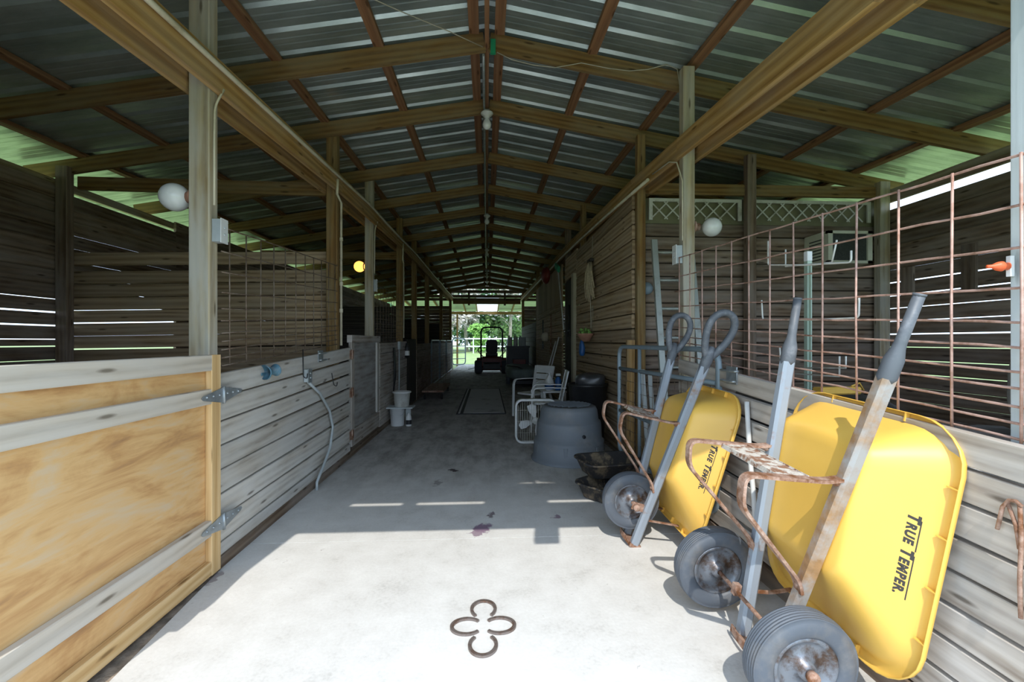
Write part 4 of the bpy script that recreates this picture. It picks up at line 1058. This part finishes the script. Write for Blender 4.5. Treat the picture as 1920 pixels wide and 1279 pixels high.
# assorted tools on the wall
TOOLS = ((1018, 600, .7, 'grip', 'dark rake handle hanging on the tool wall nearest the far exit'), (1033, 590, .9, 'rust', 'brown hay fork hanging in the middle of the tool wall'), (1067, 572, .5, 'black', 'black halter hanging by the dark door post'))
for px, py, L, mt, lb in TOOLS:
    q = P(px, py, X=1.6); t = thing('hand_tool', lb, 'tool', q)
    MB().tube([q, q + V((0, .04, -L))], .016, 8).build('handle', mt, t)
    b = MB(); b.tube(rounded([q + V((0, -.12, -L-.12)), q + V((0, -.1, -L)), q + V((0, .14, -L)), q + V((0, .16, -L-.12))], .03), .012, 6); b.build('head', mt, t)
for k, (a, c, lb) in enumerate((((1042, 640), (1018, 698), 'pale pole leaning on the tool wall, nearer the far exit'), ((1048, 632), (1034, 698), 'pale pole leaning on the tool wall, nearer the door trim'))):
    b = MB(); b.tube([P(*a, X=1.6), V((1.25, P(*a, X=1.6).y + .2, 0))], .016, 8); b.build('pole', 'whiteold', label=lb, cat='pole', group='poles by the tool wall')
q = P(1022, 632, X=1.55); b = MB(); b.lumps(q - V((.1, .12, .12)), q + V((.08, .12, .12)), amp=.03, seed=8, power=3); b.build('bag', 'pvc', label='pale yellow bag hanging on the tool wall', cat='bag')

# ------------------------------------------------------------------ left aisle small things
t = thing('bucket_shelf', 'small white board shelf between the two white buckets', 'shelf', (-1.44, 7.4, .29))
bx, by = -1.44, 7.42
t = thing('bucket', 'white bucket standing on the floor under the white board', 'bucket', (bx, by, 0), 'white buckets')
MB().lathe([(0, .0), (.1, 0), (.105, .01), (.118, .27), (.125, .272), (.125, .284), (.112, .284), (.1, .02), (0, .02)], (bx, by, 0), seg=28).build('body', 'white', t)
MB().tube([(bx + .122*math.cos(R(a)), by - .122*math.sin(R(a))*.3 - .06, .25 - .1*math.sin(R(a))) for a in range(0, 181, 20)], .003, 5).build('bail_handle', 'galv', t)
sh = bpy.data.objects['bucket_shelf']; sh.location = (bx+.05, by, .286)
MB().box((bx-.15, by-.14, .286), (bx+.26, by+.16, .306), ch=.004).build('board', 'greypost', sh)
MB().box((bx+.12, by+.06, .0), (bx+.2, by+.12, .285)).build('support', 'greypost', sh)
t = thing('bucket', 'wide white bucket standing on top of the white board', 'bucket', (bx+.07, by, .307), 'white buckets')
MB().lathe([(0, .307), (.108, .307), (.112, .315), (.132, .53), (.145, .532), (.145, .55), (.13, .55), (.105, .33), (0, .33)], (bx+.07, by, 0), seg=28).build('body', 'whiteold', t)
MB().lathe([(.1465, .527), (.149, .53), (.149, .545), (.1465, .548)], (bx+.07, by, 0), seg=28).build('rim_band', 'white', t)
t = thing('bottle', 'small white bottle with a dark label on the floor beside the lower bucket', 'bottle', (bx+.2, by-.05, 0))
MB().lathe([(0, 0), (.042, 0), (.045, .01), (.045, .15), (.02, .19), (.02, .21), (0, .21)], (bx+.19, by-.06, 0), seg=16).build('body', 'white', t)
MB().lathe([(.0462, .03), (.0462, .1)], (bx+.19, by-.06, 0), seg=16).build('label_band', 'black', t)
q = P(748, 655, X=-1.59); b = MB(); b.tube([(-1.585, q.y, .4), (-1.585, q.y, q.z)], .012, 8); b.box((-1.6, q.y-.05, q.z), (-1.56, q.y+.05, q.z+.14)); b.build('pipe_box', 'boxgrey', label='grey box on a thin pipe above the white buckets', cat='box')
q = P(763, 655, X=-1.57); t = thing('spray_bottle', 'black and white bottle hanging on the wall above the white buckets', 'bottle', q)
MB().lathe([(0, -.16), (.05, -.16), (.05, .03), (.025, .08), (.02, .12), (0, .12)], q, seg=14).build('body', 'black', t); MB().lathe([(.0515, -.12), (.0515, -.03)], q, seg=14).build('label_band', 'white', t)
q = P(738, 652, X=-1.58); b = MB()
for k in range(4): b.tube([q + V((.0, .03*k, 0)), q + V((.02, .03*k-.02, -.3)), q + V((.01, .03*k+.02, -.5)), q + V((.0, .03*k, -.75+.05*k))], .012, 6)
b.build('lead_rope', 'black', label='dark lead ropes hanging on the wall above the white buckets', cat='rope')
# wire crate
t = thing('wire_crate', 'low wheeled wire crate beside the left aisle wall', 'crate', (-1.27, 11.6, 0))
MB().box((-1.5, 10.6, .17), (-1.0, 12.5, .21)).build('tray', 'rust', t)
for sx in (-1.45, -1.05):
    for sy in (10.7, 12.4): MB().lathe([(0, -.02), (.06, -.02), (.06, .02), (0, .02)], (sx, sy, .06), (1, 0, 0), 14).tube([(sx, sy, .06), (sx, sy, .17)], .012, 6).build('caster', 'black', t)
b = MB()
for k in range(9):
    z = .21 + .1*k; b.tube([(-1.5, 10.6, z), (-1.0, 10.6, z), (-1.0, 12.5, z), (-1.5, 12.5, z)], .003, 5, closed=True)
for k in range(13):
    y = 10.6 + 1.9*k/12
    for x in (-1.5, -1.0): b.tube([(x, y, .21), (x, y, 1.01)], .003, 5)
for k in range(5):
    x = -1.5 + .5*k/4
    for y in (10.6, 12.5): b.tube([(x, y, .21), (x, y, 1.01)], .003, 5)
b.build('cage', 'wire', t)
# wire stall gates further in
def meshgate(y0, y1, label):
    t = thing('mesh_gate', label, 'gate', (-1.56, (y0+y1)/2, 0), 'wire mesh stall gates')
    b = MB(); b.tube(rounded([(-1.56, y0, .12), (-1.56, y0, 1.38), (-1.56, y1, 1.38), (-1.56, y1, .12)], .08, 5, True), .018, 8, closed=True); b.build('frame', 'gatetube', t)
    b = MB()
    for k in range(1, 12): b.tube([(-1.56, y0+(y1-y0)*k/12, .13), (-1.56, y0+(y1-y0)*k/12, 1.37)], .0028, 5)
    for k in range(1, 10): b.tube([(-1.56, y0, .12+.125*k), (-1.56, y1, .12+.125*k)], .0028, 5)
    b.build('wire_mesh', 'galv', t)
meshgate(12.9, 15.0, 'wire mesh stall gate just beyond the wire crate'); meshgate(15.3, 17.4, 'wire mesh stall gate in the middle of the far left row'); meshgate(17.8, 20.2, 'wire mesh stall gate closest to the far exit')

# floor mat
t = thing('floor_mat', 'long grey mat with a dark border lying flat in the aisle', 'mat', (-.1, 10.7, 0))
MB().box((-.57, 8.45, .0005), (.36, 12.9, .012)).build('border', 'mat', t)
MB().box((-.44, 8.52, .0125), (.335, 12.8, .016)).build('centre', 'matgrey', t)
MB().box((-.535, 8.5, .0125), (-.5, 12.85, .016)).build('edge_strip', 'matgrey', t)

# ------------------------------------------------------------------ tarp wagon, bins and mower
t = thing('utility_trailer', 'low trailer covered by a grey-green tarp behind the garden chairs', 'trailer', (1.05, 14.4, 0))
MB().lumps((.62, 13.2, .22), (1.5, 15.6, .58), amp=.05, seed=12, power=5).build('tarp', 'greytarp', t)
for sx in (.66, 1.46): MB().lathe([(0, -.05), (.1, -.05), (.2, -.06), (.22, 0), (.2, .06), (.1, .05), (0, .05)], (sx, 14.2, .22), (1, 0, 0), 22).build('wheel', 'rubber', t)
MB().tube([(.6, 13.6, .62), (.9, 13.3, .6), (1.35, 13.25, .42)], .018, 6).build('strap', 'black', t)
MB().box((.75, 13.3, .1), (1.4, 15.5, .2)).build('bed', 'black', t)
t = thing('storage_bin', 'big black storage bin behind the tarp-covered trailer', 'bin', (1.1, 16.6, 0))
MB().box((.72, 16.2, 0), (1.5, 17.1, 1.12), ch=.02).build('body', 'black', t); MB().box((.69, 16.17, 1.121), (1.53, 17.13, 1.18), ch=.01).build('lid', 'black', t)
MB().box((.9, 15.72, .0), (1.35, 15.98, .72), ch=.02).build('fuel_can', 'red', label='red can standing in front of the black storage bin', cat='can')
for k, (x, s_, lb) in enumerate(((.84, .08, 'white jug on the black storage bin, the one nearest the aisle'), (1.05, .08, 'white jug in the middle of the black storage bin lid'), (1.28, .13, 'grey container on the black storage bin by the tool wall'))):
    b = MB(); b.box((x-s_, 16.5, 1.181), (x+s_, 16.7, 1.181+.32), ch=.03); b.lathe([(0, 0), (.03, 0), (.03, .06), (0, .06)], (x-s_*.4, 16.6, 1.5), seg=12); b.build('jug', 'whiteold' if k < 2 else 'boxgrey', label=lb, cat='jug', group='jugs on the black bin')
mx, my = .2, 18.9
t = thing('riding_mower', 'red zero-turn riding mower seen from behind at the far exit', 'mower', (mx, my, 0))
b = MB(); b.box((mx-.4, my-.35, .28), (mx+.4, my+.3, .72), ch=.06); b.box((mx-.62, my-.1, .45), (mx+.62, my+.4, .66), ch=.05); b.build('engine_cover', 'red', t)
b = MB(); b.box((mx-.35, my-.45, .2), (mx+.35, my-.36, .5), ch=.02); b.tube([(mx-.3, my-.42, .45), (mx+.3, my-.42, .45)], .04, 8); b.build('rear_guard', 'black', t)
for sg in (1, -1):
    MB().lathe([(0, -.12), (.14, -.13), (.22, -.16), (.28, -.12), (.29, 0), (.28, .12), (.22, .16), (.14, .13), (0, .12)], (mx+sg*.55, my, .29), (1, 0, 0), 28).build('rear_wheel', 'rubber', t)
    MB().lathe([(0, -.07), (.1, -.08), (.15, -.06), (.16, 0), (.15, .06), (.1, .08), (0, .07)], (mx+sg*.45, my+1.35, .16), (1, 0, 0), 20).build('front_wheel', 'rubber', t)
    MB().tube(rounded([(mx+sg*.36, my+.45, .7), (mx+sg*.56, my+.4, .9), (mx+sg*.58, my+.42, 1.0), (mx+sg*.4, my+.45, 1.2)], .06), .018, 8).build('control_lever', 'black', t)
MB().box((mx-.66, my+.35, .12), (mx+.66, my+1.1, .26), ch=.04).build('mower_deck', 'red', t)
MB().prism([(mx+-.66, my+.5, .22), (mx-1.0, my+.5, .14), (mx-1.0, my+.95, .14), (mx-.66, my+.95, .22)], (0, 0, .02)).build('discharge_chute', 'black', t)
rr = [(mx-.44, my-.2, .6), (mx-.44, my-.2, 1.92), (mx+.44, my-.2, 1.92), (mx+.44, my-.2, .6)]
MB().tube(rounded(rr, .22, 8), .035, 10).build('roll_bar', 'black', t)
st_ = MB(); st_.box((mx-.25, my+.1, .72), (mx+.25, my+.55, .86), ch=.04)
st_.loft([[(mx + x, my+.05 - .1*(z-.8), z) for x, z in rrect(0, 1.12, .24, .3, .14, 6)], [(mx + x, my+.15 - .1*(z-.8), z) for x, z in rrect(0, 1.12, .24, .3, .14, 6)]], cap0=True, cap1=True)
for sg in (1, -1): st_.box((mx+sg*.29-.03, my+.1, 1.05), (mx+sg*.29+.03, my+.4, 1.1), ch=.01)
st_.build('seat', 'black', t)
MB().tube([(mx, my+.6, .7), (mx, my+.9, .95)], .02, 6).build('dash_post', 'black', t)

# ------------------------------------------------------------------ rear porch
for x, lb in ((-1.66, 'yellowish porch post at the left of the far exit'), (3.4, 'yellowish porch post at the right of the far exit')):
    b = MB(); b.box((x-.05, 25.6, -.06), (x+.05, 25.7, 2.85)); b.build('wooden_post', 'beam', label=lb, cat='post', group='porch posts')
b = MB(); b.beam((-4.8, 25.65, 2.93), (4.8, 25.65, 2.93), .05, .14); struct(b, 'porch_beam', 'beam')
for x in (-4, -2.6, -1.2, -.55, .6, 1.4, 2.8, 4.2):
    b = MB(); b.beam((x, 21.8, 3.38), (x, 26, 3.0), .045, .09); struct(b, 'porch_rafter_beam', 'beam')
for x0, x1, mt, nm in ((-4.9, -.52, 'roof', 'roof_porch_left'), (-.52, .62, 'fibre', 'roof_porch_skylight'), (.62, 4.9, 'roof', 'roof_porch_right')):
    b = MB(); b.beam(((x0+x1)/2, 21.85, 3.44), ((x0+x1)/2, 26.1, 3.06), x1-x0, .006); struct(b, nm, mt)
def yardgate(y0, x0, x1, zt, label):
    t = thing('yard_gate', label, 'gate', ((x0+x1)/2, y0, 0))
    b = MB(); b.tube(rounded([(x0, y0, .15), (x0, y0, zt), (x1, y0+.6, zt), (x1, y0+.6, .15)], .2, 6, True), .03, 8, closed=True); b.build('frame', 'gatetube', t)
    for z in (.45, .75, 1.1):
        b = MB(); b.tube([(x0, y0, z), (x1, y0+.6, z)], .022, 6); b.build('rail', 'gatetube', t)
yardgate(23.2, -1.75, -1.12, 1.5, 'tubular yard gate standing open at the left of the far exit')
yardgate(22.8, 1.02, 1.55, 1.5, 'tubular yard gate standing open at the right of the far exit')
# yard fence and trees
t = thing('yard_fence', 'pale rail fence across the far side of the yard', 'fence', (0, 52, 0))
for z in (.75, 1.62): MB().beam((-16, 52, z), (16, 52, z), .05, .14).build('rail', 'greypost', t)
for k in range(14): MB().box((-16 + 2.4*k, 51.95, -.06), (-15.88 + 2.4*k, 52.05, 1.75)).build('post', 'greypost', t)
def tree(x, y, h, r, mat, label, bare=False, n=2600):
    t = thing('tree', label, 'tree', (x, y, -.06), 'trees beyond the yard')
    b = MB(); tr = random.Random(int(x*13 + y*7))
    b.tube([(x, y, -.1), (x + tr.uniform(-.3, .3), y, h*.4), (x + tr.uniform(-.6, .6), y, h*.85)], .22 if h > 6 else .08, 8, scales=[1.2, .8, .3])
    for k in range(9 if not bare else 16):
        z0 = h*tr.uniform(.25, .75); a = tr.uniform(0, 6.28); L = r*tr.uniform(.5, 1)
        b.tube([(x, y, z0), (x + math.cos(a)*L*.5, y + math.sin(a)*L*.5, z0 + L*.4), (x + math.cos(a)*L, y + math.sin(a)*L, z0 + L*.5)], .07 if h > 6 else .03, 5, scales=[1, .6, .2])
    b.build('trunk', 'trunk', t)
    b = MB()
    cl = [V((x + tr.gauss(0, r*.45), y + tr.gauss(0, r*.45), tr.uniform(.12 if not bare else .3, 1)*h)) for _ in range(26)]
    for k in range(n if not bare else n//2):
        c_ = tr.choice(cl); q = c_ + V((tr.gauss(0, r*.2), tr.gauss(0, r*.2), tr.gauss(0, r*.17)))
        if q.z < .1: continue
        s_ = tr.uniform(.2, .42)*(1 if h > 6 else .6); u = V((tr.uniform(-1, 1), tr.uniform(-1, 1), tr.uniform(-1, 1))).normalized(); v = u.orthogonal().normalized()
        b.face([b.bm.verts.new(q + u*s_), b.bm.verts.new(q + v*s_*.6), b.bm.verts.new(q - u*s_), b.bm.verts.new(q - v*s_*.6)])
    b.build('crown', mat, t)
TR = [(-4.6, 58, 11, 2.2, 'moss', 'grey mossy bare tree at the left of the far exit view', True), (-2.6, 59, 12, 2.2, 'moss', 'grey mossy bare tree beside the gate of the far exit', True),
      (-2.2, 66, 13, 4, 'leaf3', 'dark green tree directly behind the mower seat', False), (-.9, 56, 3.4, 1.0, 'leaf2', 'low bright green bush behind the yard fence', False),
      (2.2, 64, 13, 3.6, 'leaf', 'mid-green tree above the mower roll bar', False), (2.9, 58, 12, 2.0, 'moss', 'grey mossy bare tree towards the right of the far exit view', True),
      (8.4, 66, 13, 4, 'leaf', 'mid-green tree at the right of the far exit view', False), (6.0, 72, 7, 4, 'leaf3', 'dark hedge-like tree low at the right of the far exit view', False),
      (-7, 72, 10, 4.5, 'leaf', 'mid-green tree behind the grey mossy trees', False), (-13, 66, 12, 4.5, 'leaf3', 'dark green tree far left beyond the yard', False), (14, 66, 12, 4.5, 'leaf3', 'dark green tree far right beyond the yard', False), (2, 80, 15, 7, 'leaf3', 'tall dark tree behind all the others beyond the yard', False)]
for q in TR: tree(*q)
